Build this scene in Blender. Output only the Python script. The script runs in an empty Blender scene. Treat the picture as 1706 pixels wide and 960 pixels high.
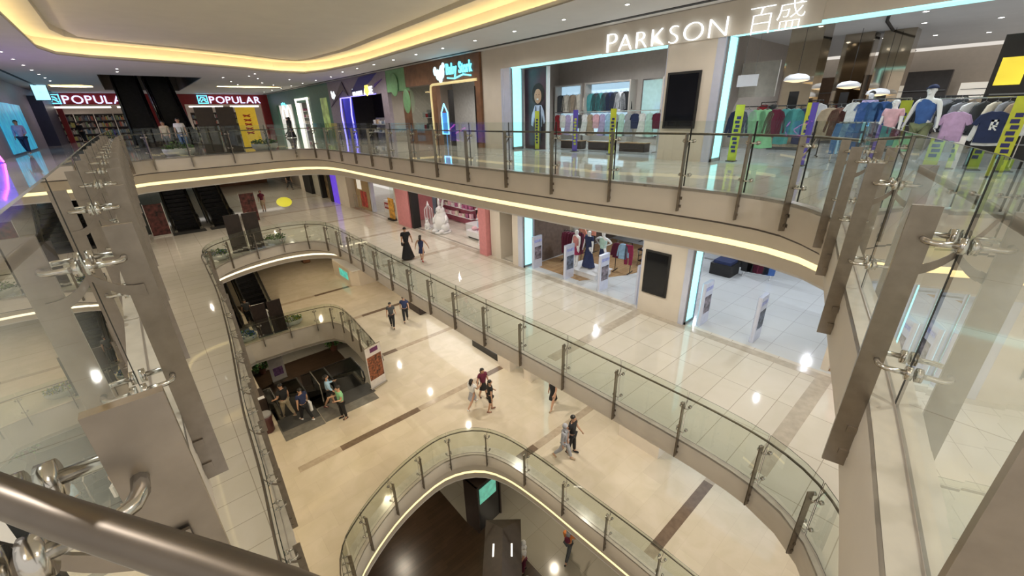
import bpy, bmesh, math, random
from mathutils import Vector, Matrix
from mathutils.geometry import tessellate_polygon
random.seed(7)
SC = bpy.context.scene
COL = SC.collection
PI = math.pi

# ---------------------------------------------------------------- camera
CAMZ = 1.40
YAW, PIT, ROL, FPX = 0.712635848, 0.400943221, -0.0247315137, 682.656
_f = Vector((math.sin(YAW)*math.cos(PIT), math.cos(YAW)*math.cos(PIT), -math.sin(PIT)))
_r = _f.cross(Vector((0, 0, 1))).normalized()
_u = _r.cross(_f)
_r, _u = _r*math.cos(ROL)+_u*math.sin(ROL), _u*math.cos(ROL)-_r*math.sin(ROL)
cam = bpy.data.objects.new('camera', bpy.data.cameras.new('camera'))
COL.objects.link(cam)
m = Matrix.Identity(4)
for i in range(3):
    m[i][0], m[i][1], m[i][2] = _r[i], _u[i], -_f[i]
m[0][3], m[1][3], m[2][3] = 0, 0, CAMZ
cam.matrix_world = m
cam.data.sensor_width = 36
cam.data.lens = FPX/1706*36
cam.data.clip_start = 0.02
cam.data.clip_end = 300
SC.camera = cam

def _ray(px, py): return _f + _r*((px-853)/FPX) - _u*((py-480)/FPX)
def at_z(px, py, z):
    d = _ray(px, py); return Vector((0, 0, CAMZ)) + d*((z-CAMZ)/d.z)
def at_x(px, py, x):
    d = _ray(px, py); return Vector((0, 0, CAMZ)) + d*(x/d.x)
def at_y(px, py, y):
    d = _ray(px, py); return Vector((0, 0, CAMZ)) + d*(y/d.y)

# ---------------------------------------------------------------- exposure, world
SC.view_settings.view_transform = 'Standard'
SC.view_settings.look = 'None'
SC.view_settings.exposure = -0.1
SC.view_settings.gamma = 1
SC.view_settings.use_curve_mapping = False
SC.cycles.use_denoising = True
SC.cycles.max_bounces = 7
SC.cycles.diffuse_bounces = 3
SC.cycles.glossy_bounces = 4
SC.cycles.transparent_max_bounces = 24
SC.cycles.sample_clamp_indirect = 4
SC.cycles.caustics_reflective = False
SC.cycles.caustics_refractive = False
w = bpy.data.worlds.new('world'); SC.world = w; w.use_nodes = True
bg = w.node_tree.nodes['Background']
bg.inputs[0].default_value = (1.0, .93, .84, 1); bg.inputs[1].default_value = 0.85

# floor levels
UP, MID, BOT, BAS = 0.0, -5.2, -10.4, -14.6

# ---------------------------------------------------------------- lamps
def lamp(x, y, z, watt, col=(1, .86, .66), r=.12, ang=165):
    l = bpy.data.lights.new('ceiling_and_fill_light', 'SPOT')
    l.energy = watt; l.color = col; l.shadow_soft_size = r*.4; l.spot_size = math.radians(ang); l.spot_blend = .6
    o = bpy.data.objects.new('ceiling_and_fill_light', l); o.location = (x, y, z); COL.objects.link(o)
    return o
WARM, NEUT, COOL = (1, .84, .62), (1, .95, .89), (.80, .90, 1.0)
# upper level: promenade between void and shops, shops, far end, left walk, fill lamps added behind the camera
for y in (1, 5, 9, 13, 17, 21, 25): lamp(10.3, y, 3.8, 150, NEUT)
for y in (29, 35, 41, 47): lamp(8.5, y, 3.8, 150, NEUT)
for y in (30, 38, 46): lamp(-2.4, y, 3.8, 130, (.95, .85, 1))
for y in (4, 12, 20, 26): lamp(-2.0, y, 3.8, 370, NEUT)
for x, y in ((2, -1.5), (5, -1.5), (-2.2, -1)): lamp(x, y, 3.8, 260, NEUT)  # unseen lamps added behind the camera to brighten the slab edges
for x, y in ((14.8, 12.6), (14.8, 10.5), (14.8, 8.6), (15.5, 4), (15, 1), (20, 5), (20, 1), (27, 3), (18, 12)): lamp(x, y, 3.6, 190, (.88, .94, 1))
for x, y in ((14, 17.5), (14, 22), (14, 27.5), (14.5, 40), (14.5, 46)): lamp(x, y, 3.4, 230, NEUT)
for x in (-3, 3, 9): lamp(x, 55.5, 3.2, 220, NEUT)
# middle level
for y in (-1, 3, 7, 11, 15, 19, 23): lamp(9.8, y, MID+3.75, 215, (1, .94, .82))
for y in (28, 34, 40, 46): lamp(8.5, y, MID+3.75, 240, (1, .88, .68))
for x, y in ((1, 29), (4, 29), (-2, 26), (-2, 20), (-2, 13), (-2, 7), (-2, 1)): lamp(x, y, MID+3.75, 185, (1, .88, .70))
for x, y in ((15, 11), (15.5, 7.5), (15, 3.5), (19, 8), (19, 3), (16, 0)): lamp(x, y, MID+3.4, 200, (.86, .93, 1))
for x, y in ((14, 18), (14, 21.5), (14.5, 28)): lamp(x, y, MID+3.3, 150, (1, .88, .84))
# bottom level
for y in (-2, 3, 7, 11, 15, 19, 23): lamp(9.6, y, BOT+3.7, 240, (1, .91, .77))
for x, y in ((8, 28), (8, 34), (3, 29), (-1, 23), (-1, 17), (-1, 11), (-1, 5), (4.2, 13.6)): lamp(x, y, BOT+3.7, 240, (1, .81, .54))
# basement
for x, y in ((9, 3), (9, 8), (4, 12.5), (3, 6), (4, 28), (7, 24)): lamp(x, y, BAS+2.7, 130, (1, .86, .66))

# ---------------------------------------------------------------- materials
MATS = {}
def mat(name, col, rough=.5, metal=0., emit=0., ecol=None, var=.04, scale=6., alpha=None, spec=.5, coat=0.):
    if name in MATS: return MATS[name]
    m = bpy.data.materials.new(name); m.use_nodes = True
    nt = m.node_tree; b = nt.nodes['Principled BSDF']
    b.inputs['Roughness'].default_value = rough; b.inputs['Metallic'].default_value = metal
    b.inputs['Specular IOR Level'].default_value = spec
    if coat: b.inputs['Coat Weight'].default_value = coat; b.inputs['Coat Roughness'].default_value = .05
    tc = nt.nodes.new('ShaderNodeTexCoord'); nz = nt.nodes.new('ShaderNodeTexNoise'); nz.inputs['Scale'].default_value = scale
    nz.inputs['Detail'].default_value = 4
    nt.links.new(tc.outputs['Object'], nz.inputs['Vector'])
    rp = nt.nodes.new('ShaderNodeValToRGB')
    lo = tuple(max(0, c*(1-var*2)) for c in col[:3])+(1,); hi = tuple(min(1, c*(1+var*2)) for c in col[:3])+(1,)
    rp.color_ramp.elements[0].position = .3; rp.color_ramp.elements[1].position = .7
    rp.color_ramp.elements[0].color = lo; rp.color_ramp.elements[1].color = hi
    nt.links.new(nz.outputs['Fac'], rp.inputs['Fac']); nt.links.new(rp.outputs['Color'], b.inputs['Base Color'])
    if emit:
        b.inputs['Emission Color'].default_value = tuple((ecol or col)[:3])+(1,)
        b.inputs['Emission Strength'].default_value = emit
    MATS[name] = m; return m

def tile_mat(name, c1, c2, grout, tw, th, rough=.1, offs=0., mortar=.006, vein=.5, rot=0.):
    m = bpy.data.materials.new(name); m.use_nodes = True; nt = m.node_tree; b = nt.nodes['Principled BSDF']
    g = nt.nodes.new('ShaderNodeNewGeometry'); mp = nt.nodes.new('ShaderNodeMapping'); mp.inputs['Rotation'].default_value[2] = rot
    br = nt.nodes.new('ShaderNodeTexBrick'); br.offset = offs; br.squash = 1
    br.inputs['Scale'].default_value = 1; br.inputs['Brick Width'].default_value = tw; br.inputs['Row Height'].default_value = th
    br.inputs['Mortar Size'].default_value = mortar; br.inputs['Mortar Smooth'].default_value = .2
    br.inputs['Color1'].default_value = c1+(1,); br.inputs['Color2'].default_value = c2+(1,); br.inputs['Mortar'].default_value = grout+(1,)
    br.inputs['Bias'].default_value = 0
    nt.links.new(g.outputs['Position'], mp.inputs['Vector']); nt.links.new(mp.outputs['Vector'], br.inputs['Vector'])
    n = nt.nodes.new('ShaderNodeTexNoise'); n.inputs['Scale'].default_value = 1.3; n.inputs['Detail'].default_value = 7; n.inputs['Distortion'].default_value = .8
    nt.links.new(g.outputs['Position'], n.inputs['Vector'])
    rp = nt.nodes.new('ShaderNodeValToRGB'); rp.color_ramp.elements[0].position = .35; rp.color_ramp.elements[1].position = .65
    rp.color_ramp.elements[0].color = (1-.22*vein,)*2+(1-.34*vein, 1); rp.color_ramp.elements[1].color = (1, 1, 1, 1)
    nt.links.new(n.outputs['Fac'], rp.inputs['Fac'])
    mx = nt.nodes.new('ShaderNodeMix'); mx.data_type = 'RGBA'; mx.blend_type = 'MULTIPLY'; mx.inputs[0].default_value = 1
    nt.links.new(br.outputs['Color'], mx.inputs[6]); nt.links.new(rp.outputs['Color'], mx.inputs[7]); nt.links.new(mx.outputs[2], b.inputs['Base Color'])
    b.inputs['Roughness'].default_value = rough; b.inputs['Specular IOR Level'].default_value = .6
    MATS[name] = m; return m

def glass_mat(name, tint=(.93, .965, .94), ior=1.5):
    m = bpy.data.materials.new(name); m.use_nodes = True; nt = m.node_tree; nt.nodes.clear()
    o = nt.nodes.new('ShaderNodeOutputMaterial'); mx = nt.nodes.new('ShaderNodeMixShader'); t = nt.nodes.new('ShaderNodeBsdfTransparent')
    g = nt.nodes.new('ShaderNodeBsdfGlossy'); g.inputs['Roughness'].default_value = .0; g.inputs['Color'].default_value = (1, 1, 1, 1)
    fr = nt.nodes.new('ShaderNodeFresnel'); fr.inputs['IOR'].default_value = ior
    # faint smudges, as hands and cleaning cloths leave them
    tc = nt.nodes.new('ShaderNodeTexCoord'); nz = nt.nodes.new('ShaderNodeTexNoise'); nz.inputs['Scale'].default_value = 2.5
    rp = nt.nodes.new('ShaderNodeValToRGB'); rp.color_ramp.elements[0].color = tuple(c*.985 for c in tint)+(1,); rp.color_ramp.elements[1].color = tint+(1,)
    nt.links.new(tc.outputs['Object'], nz.inputs['Vector']); nt.links.new(nz.outputs['Fac'], rp.inputs['Fac']); nt.links.new(rp.outputs['Color'], t.inputs['Color'])
    # a thin pane: the Fresnel reflection is taken once, where the ray enters
    ge = nt.nodes.new('ShaderNodeNewGeometry'); iv = nt.nodes.new('ShaderNodeMath'); iv.operation = 'SUBTRACT'; iv.inputs[0].default_value = 1.0
    ml = nt.nodes.new('ShaderNodeMath'); ml.operation = 'MULTIPLY'; ml2 = nt.nodes.new('ShaderNodeMath'); ml2.operation = 'MULTIPLY'; ml2.inputs[1].default_value = 1.75; ml2.use_clamp = True
    nt.links.new(ge.outputs['Backfacing'], iv.inputs[1]); nt.links.new(fr.outputs['Fac'], ml.inputs[0]); nt.links.new(iv.outputs[0], ml.inputs[1]); nt.links.new(ml.outputs[0], ml2.inputs[0])
    nt.links.new(ml2.outputs[0], mx.inputs[0]); nt.links.new(t.outputs[0], mx.inputs[1]); nt.links.new(g.outputs[0], mx.inputs[2]); nt.links.new(mx.outputs[0], o.inputs[0])
    MATS[name] = m; return m

M_PAINT = mat('cream_plaster', (.68, .61, .52), .55, var=.015, scale=2)
M_CEIL = mat('ceiling_plaster', (.74, .71, .68), .7, var=.012, scale=1.5)
M_RECESS = mat('recess_plaster', (.80, .76, .66), .7, var=.012, scale=1.5)
M_WHITE = mat('white_gloss_paint', (.78, .78, .80), .3, var=.01)
M_GROOVE = mat('shadow_gap_metal', (.12, .10, .09), .5)
M_STRIP = mat('warm_cove_strip', (1, .8, .4), .5, emit=1.35, ecol=(1, .83, .42))
M_STRIPW = mat('pale_cove_strip', (1, .9, .7), .5, emit=1.2, ecol=(1, .90, .66))
M_COVE = mat('amber_led_strip', (1, .75, .35), .5, emit=13, ecol=(1, .76, .38))
M_STEEL = mat('brushed_bronze_steel', (.30, .262, .22), .34, .95, var=.05, scale=14)
M_STEELB = mat('polished_steel', (.62, .60, .56), .18, 1., var=.03, scale=20)
M_RAILM = mat('dark_satin_steel', (.17, .145, .12), .38, .95, var=.04, scale=10)
M_RUBBER = mat('black_joint_seal', (.01, .012, .012), .5)
M_GLASS = glass_mat('railing_glass')
M_GEDGE = mat('glass_edge_green', (.006, .014, .011), .35)
M_BLACK = mat('black_gloss', (.008, .008, .010), .25, var=.1)
M_BLACKM = mat('black_matt', (.012, .011, .011), .6, var=.1)
M_DKBROWN = mat('dark_brown_panel', (.035, .022, .018), .45, var=.1)
M_DKGREY = mat('dark_grey', (.06, .06, .06), .5)
M_GREY = mat('mid_grey', (.25, .25, .25), .5)
M_LIGHT = mat('downlight_glow', (1, .97, .9), .5, emit=22, ecol=(1, .95, .85))
M_CYAN = mat('cyan_light_panel', (.5, 1, 1), .4, emit=1.25, ecol=(.36, .93, 1.0))
M_LILAC = mat('white_reveal_metal', (.66, .70, .86), .25, .3, var=.02)
M_MIRROR = mat('bronze_mirror', (.42, .36, .28), .06, 1., var=.02)
M_FLUP = tile_mat('upper_marble_floor', (.60, .57, .52), (.64, .61, .56), (.34, .30, .26), 1.3, .65, .045, 0, .004, .35)
M_FLMID = tile_mat('middle_cream_tiles', (.68, .63, .55), (.72, .67, .59), (.42, .37, .30), 1.45, .645, .05, 0, .008, .22)
M_FLBOT = tile_mat('bottom_marble_floor', (.63, .55, .44), (.68, .60, .48), (.55, .47, .37), 1.1, .75, .07, .5, .003, .42)
M_FLBAS = tile_mat('basement_grey_tiles', (.36, .33, .27), (.38, .35, .29), (.24, .22, .18), 1.2, 1.2, .16, 0, .006, .15)
M_FLSHOP = tile_mat('shop_grey_tiles', (.60, .62, .64), (.63, .65, .67), (.42, .42, .44), 1.0, 1.0, .10, 0, .008, .12)
M_WOOD = tile_mat('oak_plank_floor', (.50, .32, .17), (.42, .26, .14), (.20, .12, .07), 1.4, .16, .25, .4, .004, .6)
M_DKWOOD = tile_mat('dark_plank_floor', (.075, .045, .027), (.055, .033, .020), (.02, .012, .01), 1.3, .15, .3, .37, .003, .8)
M_INLAY = mat('taupe_stone_inlay', (.17, .12, .085), .15, var=.08)
M_INLAYL = mat('light_taupe_stone_inlay', (.44, .36, .27), .15, var=.06)
M_MIDBAND = mat('beige_stone_band', (.50, .44, .36), .12, var=.05)
M_RED = mat('red_panel', (.30, .012, .015), .4, var=.05)
M_BROWNW = mat('walnut_cladding', (.20, .095, .05), .4, var=.12, scale=3)
M_GREEN = mat('sage_green_panel', (.11, .24, .17), .45, var=.05)
M_LEAFG = mat('leaf_green_panel', (.20, .42, .20), .45, var=.05)
M_LILACG = mat('lilac_grey_panel', (.34, .29, .34), .45, var=.05)
M_NAVY = mat('royal_blue_glossy', (.01, .012, .16), .3, emit=.25, ecol=(.05, .05, 1))
M_SKIN = mat('skin', (.50, .29, .19), .5, var=.03)
M_SKIN2 = mat('tan_skin', (.36, .20, .13), .5, var=.03)
M_HAIR = mat('black_hair', (.01, .008, .007), .45, var=.2, scale=40)
M_MANN = mat('white_mannequin', (.85, .85, .86), .3, var=.01)
M_GOLD = mat('brass', (.6, .42, .15), .3, 1.)

def cloth(name, col): return mat('cloth_'+name, col, .85, var=.07, scale=9)

# ---------------------------------------------------------------- mesh helpers
class MB:
    def __init__(s): s.v = []; s.f = []; s.mi = []; s.m = 0
    def mesh(s, vs, fs):
        b = len(s.v); s.v += [tuple(v) for v in vs]
        for f in fs: s.f.append([i+b for i in f]); s.mi.append(s.m)
        return s
    def box(s, x0, x1, y0, y1, z0, z1):
        x0, x1 = min(x0, x1), max(x0, x1); y0, y1 = min(y0, y1), max(y0, y1); z0, z1 = min(z0, z1), max(z0, z1)
        return s.mesh([(x0,y0,z0),(x1,y0,z0),(x1,y1,z0),(x0,y1,z0),(x0,y0,z1),(x1,y0,z1),(x1,y1,z1),(x0,y1,z1)],
                      [(0,3,2,1),(4,5,6,7),(0,1,5,4),(1,2,6,5),(2,3,7,6),(3,0,4,7)])
    def rbox(s, x0, x1, y0, y1, z0, z1, b=.02):   # box with chamfered vertical corners
        p = [(x0+b,y0),(x1-b,y0),(x1,y0+b),(x1,y1-b),(x1-b,y1),(x0+b,y1),(x0,y1-b),(x0,y0+b)]
        return s.prism(p, z0, z1)
    def prism(s, p, z0, z1, holes=()):
        if not holes and len(p) > 2:
            n = len(p); a = sum(p[i][0]*p[(i+1)%n][1]-p[(i+1)%n][0]*p[i][1] for i in range(n))
            if a < 0: p = p[::-1]
            vs = [(x, y, z0) for x, y in p]+[(x, y, z1) for x, y in p]
            return s.mesh(vs, [tuple(range(n))[::-1], tuple(range(n, 2*n))]+[(i, (i+1)%n, (i+1)%n+n, i+n) for i in range(n)])
        loops = [p]+list(holes); tri = tessellate_polygon([[Vector((x, y, 0)) for x, y in l] for l in loops])
        flat = [q for l in loops for q in l]; n = len(flat)
        vs = [(x, y, z0) for x, y in flat]+[(x, y, z1) for x, y in flat]; fs = []
        for t in tri:
            a, b, c = [Vector(flat[i]) for i in t]
            up = (b-a).x*(c-a).y-(b-a).y*(c-a).x > 0
            t = tuple(t) if up else tuple(t)[::-1]
            fs.append(tuple(i+n for i in t)); fs.append(t[::-1])
        o = 0
        for l in loops:
            k = len(l)
            for i in range(k): fs.append((o+i, o+(i+1)%k, o+(i+1)%k+n, o+i+n))
            o += k
        return s.mesh(vs, fs)
    def tube(s, pts, r, n=8, closed=False, cap=True):
        pts = [Vector(p) for p in pts]; k = len(pts); vs = []; fs = []
        rr = r if isinstance(r, (list, tuple)) else [r]*k
        prev = None
        for i, p in enumerate(pts):
            t = (pts[(i+1)%k]-pts[i-1]) if (closed or 0 < i < k-1) else (pts[1]-pts[0] if i == 0 else pts[-1]-pts[-2])
            t = t.normalized() if t.length > 1e-9 else Vector((0, 0, 1))
            if prev is None: a = t.orthogonal().normalized() if abs(t.z) > .9 else t.cross(Vector((0, 0, 1))).normalized()
            else:
                a = prev-t*prev.dot(t); a = a.normalized() if a.length > 1e-6 else t.orthogonal().normalized()
            prev = a; b = t.cross(a)
            for j in range(n):
                th = 2*PI*j/n; vs.append(p+(a*math.cos(th)+b*math.sin(th))*rr[i])
        m = k if closed else k-1
        for i in range(m):
            for j in range(n):
                fs.append((i*n+j, i*n+(j+1)%n, ((i+1)%k)*n+(j+1)%n, ((i+1)%k)*n+j))
        if cap and not closed: fs += [tuple(range(n))[::-1], tuple(range((k-1)*n, k*n))]
        return s.mesh(vs, fs)
    def lathe(s, prof, c=(0, 0), n=20, sx=1, sy=1):
        vs = []; fs = []; k = len(prof)
        for r, z in prof:
            for j in range(n): vs.append((c[0]+sx*r*math.cos(2*PI*j/n), c[1]+sy*r*math.sin(2*PI*j/n), z))
        for i in range(k-1):
            for j in range(n): fs.append((i*n+j, i*n+(j+1)%n, (i+1)*n+(j+1)%n, (i+1)*n+j))
        fs += [tuple(range(n))[::-1], tuple(range((k-1)*n, k*n))]
        return s.mesh(vs, fs)
    def ball(s, c, rx, ry=None, rz=None, n=10, k=7, zmin=-1.):
        ry = ry or rx; rz = rz or rx; pr = []
        for i in range(k+1):
            a = -PI/2+PI*i/k; sn = max(math.sin(a), zmin); pr.append((max(.02, math.cos(a)), sn))
        b = len(s.v); s.lathe(pr, (0, 0), n)
        for i in range(b, len(s.v)):
            x, y, z = s.v[i]; s.v[i] = (c[0]+x*rx, c[1]+y*ry, c[2]+z*rz)
        return s
    def strip(s, path, prof, closed=True):   # sweep profile [(outward offset, z)] along plan path; outward = left normal
        n = len(path); nr = normals(path, closed); k = len(prof); vs = []; fs = []
        for i, (x, y) in enumerate(path):
            for o, z in prof: vs.append((x+nr[i][0]*o, y+nr[i][1]*o, z))
        for i in range(n if closed else n-1):
            for j in range(k-1): fs.append((i*k+j, ((i+1)%n)*k+j, ((i+1)%n)*k+j+1, i*k+j+1))
        return s.mesh(vs, fs)
    def xform(s, M, start=0):
        for i in range(start, len(s.v)): s.v[i] = tuple(M @ Vector(s.v[i]))
        return s
    def data(s, name, mats, smooth=False):
        me = bpy.data.meshes.new(name); me.from_pydata(s.v, [], s.f)
        for mm in (mats if isinstance(mats, (list, tuple)) else [mats]): me.materials.append(mm)
        for p, i in zip(me.polygons, s.mi): p.material_index = i; p.use_smooth = smooth
        me.update()
        return me
    def build(s, name, mats, parent=None, loc=None, rz=0, smooth=False):
        return link(name, s.data(name, mats, smooth), parent, loc, rz)

def link(name, me, parent=None, loc=None, rz=0):
    o = bpy.data.objects.new(name, me); COL.objects.link(o)
    if parent: o.parent = parent
    if loc: o.location = loc
    if rz: o.rotation_euler = (0, 0, rz)
    return o
def normals(path, closed=True):   # normals pointing to the left of travel
    n = len(path); out = []
    for i in range(n):
        a = path[(i-1) % n] if closed or i > 0 else path[i]; b = path[(i+1) % n] if closed or i < n-1 else path[i]
        dx, dy = b[0]-a[0], b[1]-a[1]; l = math.hypot(dx, dy) or 1; out.append((-dy/l, dx/l))
    return out
def offset(path, d, closed=True): return [(p[0]+q[0]*d, p[1]+q[1]*d) for p, q in zip(path, normals(path, closed))]
def smooth_path(pts, step=.35, closed=True):
    n = len(pts); out = []
    for i in range(n if closed else n-1):
        p0 = Vector(pts[(i-1) % n] if closed or i > 0 else pts[i]); p1 = Vector(pts[i]); p2 = Vector(pts[(i+1) % n]); p3 = Vector(pts[(i+2) % n] if closed or i < n-2 else pts[i+1])
        L = (p2-p1).length; k = max(1, min(8, int(L/step)))
        t0 = 0; a = max((p1-p0).length, 1e-3)**.5; b = max(L, 1e-3)**.5; c = max((p3-p2).length, 1e-3)**.5
        for j in range(k):
            u = j/k; m1 = (p2-p1)/b-(p2-p0)/(a+b)+(p1-p0)/a if (a+b) else (p2-p1)
            m2 = (p3-p2)/c-(p3-p1)/(b+c)+(p2-p1)/b
            m1 = m1*b; m2 = m2*b
            h = (2*u**3-3*u*u+1)*p1+(u**3-2*u*u+u)*m1+(-2*u**3+3*u*u)*p2+(u**3-u*u)*m2
            out.append((h.x, h.y))
    if not closed: out.append(tuple(pts[-1]))
    return out

def tag(o, label=None, cat=None, group=None, kind=None):
    if label: o['label'] = label
    if cat: o['category'] = cat
    if group: o['group'] = group
    if kind: o['kind'] = kind
    return o
def thing(name, label, cat, loc=(0, 0, 0), rz=0, group=None):
    o = bpy.data.objects.new(name, None); COL.objects.link(o); o.location = loc; o.rotation_euler = (0, 0, rz); o.empty_display_size = .1
    return tag(o, label, cat, group)
def struct(name, mb, mats, smooth=False): return tag(mb.build(name, mats, smooth=smooth), kind='structure')
def walls(name, boxes, mt):
    for b in boxes: struct(name, MB().box(*b), mt)
def slab(name, outer, holes, z, t, mtop, mside=None): return struct(name, MB().prism(outer, z-t, z, holes), mtop)
def copy_tree(o, parent=None, loc=None, rz=None):
    c = o.copy(); COL.objects.link(c); c.parent = parent
    if loc is not None: c.location = loc
    if rz is not None: c.rotation_euler = (0, 0, rz)
    for ch in list(o.children): copy_tree(ch, c)
    return c
NTH = ['first', 'second', 'third', 'fourth', 'fifth', 'sixth', 'seventh', 'eighth', 'ninth', 'tenth', 'eleventh', 'twelfth', 'thirteenth', 'fourteenth', 'fifteenth', 'sixteenth', 'seventeenth', 'eighteenth', 'nineteenth', 'twentieth']

FACE_X = Matrix(((0, 0, -1, 0), (-1, 0, 0, 0), (0, 1, 0, 0), (0, 0, 0, 1)))   # local x->-Y, y->Z, z->-X  (on a wall seen from the void)
FACE_Y = Matrix(((1, 0, 0, 0), (0, 0, -1, 0), (0, 1, 0, 0), (0, 0, 0, 1)))    # local x->X, y->Z, z->-Y
_dg = None
def text_mesh(txt, size, ext, mt, off=0.):
    cu = bpy.data.curves.new('txt', 'FONT'); cu.body = txt; cu.size = size; cu.extrude = ext; cu.offset = off; cu.resolution_u = 4
    o = bpy.data.objects.new('txt', cu); COL.objects.link(o)
    dg = bpy.context.evaluated_depsgraph_get(); me = bpy.data.meshes.new_from_object(o.evaluated_get(dg))
    bpy.data.objects.remove(o); me.materials.clear(); me.materials.append(mt)
    for p in me.polygons: p.material_index = 0
    xs = [v.co.x for v in me.vertices] or [0]; ys = [v.co.y for v in me.vertices] or [0]
    return me, min(xs), max(xs), min(ys), max(ys)
def letters(parent, txt, face, start, width, height, ext, mt, gap=.12, off=0., sx=1., namepart='letter'):
    """raised letters, one mesh per letter, from start along the face, together `width` long"""
    ms = [(text_mesh(c, 1., ext, mt, off) if c != ' ' else None) for c in txt]
    tot = sum((q[2]-q[1] if q else .3) for q in ms)+gap*(len(ms)-1)
    capH = max(q[4] for q in ms if q)
    k = width/tot; kz = height/capH; x = 0
    for q in ms:
        if q is None: x += .3+gap; continue
        me, a, b, c, d = q; me.name = namepart
        me.transform(Matrix.Translation((start[0], start[1], start[2])) @ face @ Matrix.Diagonal((k, kz, 1, 1)) @ Matrix.Translation((x-a, 0, 0)))
        link(namepart, me, parent); x += b-a+gap

# ================================================================ STRUCTURE
def area(p): return sum(p[i][0]*p[(i+1) % len(p)][1]-p[(i+1) % len(p)][0]*p[i][1] for i in range(len(p)))/2
def cw(p): return p if area(p) < 0 else p[::-1]

F_UP = [(-.17,.80),(-.12,.62),(-.02,.46),(.15,.26),(.36,.04),(.62,-.16),(.95,-.25),(1.42,-.14),(2.65,.13),(4.25,.57),(5.95,1.02),(6.55,1.17),(7.0,1.33),(7.36,1.68),(7.66,2.06),(7.82,2.5),(7.88,3.1),(7.83,4.4),(7.62,6.2),(7.45,8.6),(7.33,11),(7.3,14),(7.28,17),(7.27,20),(7.25,22.2),(7.05,23.5),(6.5,24.25),(5.5,24.45),(3.8,24.1),(1.5,23.75),(.3,23.55),(-.15,23.2),(-.3,22.3),(-.33,16),(-.28,8),(-.19,2.5)]
F_MID = [(.0,-.2),(-.02,1),(.05,3),(.15,5),(.30,6.8),(.42,9),(.78,13),(1.06,17.4),(1.15,21),(1.25,23),(1.75,24.2),(2.8,25.1),(4.0,25.6),(5.2,25.8),(6.2,25.5),(6.85,24.6),(7.05,23.2),(7.04,20),(6.98,16.9),(6.95,13.4),(7.0,9.8),(7.12,7.2),(7.18,5),(7.2,3.3),(7.18,2.2),(7.08,1.4),(6.85,.8),(6.5,.35),(6.0,-.0),(5,-.5),(3.5,-.9),(1,-.9)]
F_BA = [(1.05,7.4),(1.35,8.6),(1.9,9.2),(3.3,9.98),(4.6,10.35),(5.5,10.42),(6.2,10.2),(6.75,9.75),(7.1,9.0),(7.32,7.6),(7.42,5.5),(7.5,3.2),(7.45,0),(6.5,-2),(3,-2.5),(1.2,-1.5),(.95,1),(.95,5)]
F_BB = [(1.43,16.9),(1.43,25.2),(2.0,25.45),(4.1,25.42),(5.6,25.25),(6.4,25.0),(6.75,24.2),(6.78,22.5),(6.68,20.9),(6.45,18.2),(6.15,17.1),(5.45,16.8)]
P_UP = smooth_path(cw(F_UP)); P_MID = smooth_path(cw(F_MID)); P_BA = smooth_path(cw(F_BA))
P_BB = cw(F_BB)

XW = 12.3
struct('floor', MB().prism([(-4.6, -1.2), (XW+.1, -1.2), (XW+.1, 58), (-4.6, 58)], UP-.05, UP, [P_UP, [(-.3, 35.2), (4.4, 35.2), (4.4, 35.25), (-.3, 35.25)]]), M_FLUP)
struct('floor', MB().prism([(-8, -3), (XW+.1, -3), (XW+.1, 60), (-8, 60)], MID-.05, MID, [P_MID]), M_FLMID)
struct('floor', MB().prism([(-8, -4), (16, -4), (16, 60), (-8, 60)], BOT-.05, BOT, [P_BA, P_BB]), M_FLBOT)
struct('floor', MB().box(-8, 16, -4, 40, BAS-.1, BAS), M_FLBAS)
# ceilings under each slab
def soffit(P, z, outer, extra=(), q=.72):
    struct('ceiling', MB().prism(outer, z-1.42, z-1.38, [offset(P, q)]+list(extra)), M_CEIL)
soffit(P_UP, UP, [(-8, -3), (30, -3), (30, 58), (-8, 58)])
soffit(P_MID, MID, [(-8, -3), (16, -3), (16, 60), (-8, 60)], (), 1.08)
struct('ceiling', MB().prism([(-8, -4), (16, -4), (16, 40), (-8, 40)], BOT-1.42, BOT-1.38, [offset(P_BA, .21), offset(P_BB, .1)]), M_CEIL)

# slab edges: plaster fascia, shadow gap, raked lower band with the lit cove, lower lip
def fascia(P, z, k, strip, q=1.):
    a = MB(); a.strip(P, [(.03, z), (.03, z+.0), (0, z+.0), (0, z-.54)])
    a.strip(P, [(.12, z-.585), (.50*q, z-.97)]); a.strip(P, [(.56*q, z-1.10), (.72*q, z-1.38)])
    a.strip(P, [(0, z-.54), (.05, z-.54)]); a.strip(P, [(.05, z-.585), (.12, z-.585)])
    struct('trim_%d' % k, a, M_PAINT, True)
    struct('trim_%d' % (k+10), MB().strip(P, [(.05, z-.54), (.05, z-.585)]), M_GROOVE)
    struct('trim_%d' % (k+20), MB().strip(P, [(.50*q, z-.97), (.58*q, z-1.02), (.56*q, z-1.10)]), strip)
fascia(P_UP, UP, 1, M_STRIP); fascia(P_MID, MID, 2, M_STRIPW, 1.5); fascia(P_BA, BOT, 3, M_STRIP, .3)
a = MB(); a.strip(P_BB, [(0, BOT), (0, BOT-1.2), (.1, BOT-1.4)]); struct('trim_4', a, M_PAINT)
# stone nosing along the upper void
struct('trim_5', MB().strip(P_UP, [(.0, .004), (.16, .004)]), mat('pale_stone_nosing', (.62, .56, .48), .2))
struct('trim_6', MB().strip(P_MID, [(.0, MID+.004), (.14, MID+.004)]), MATS['pale_stone_nosing'])
struct('trim_7', MB().strip(P_BA, [(.0, BOT+.007), (.45, BOT+.007)]), MATS['pale_stone_nosing'])

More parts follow.
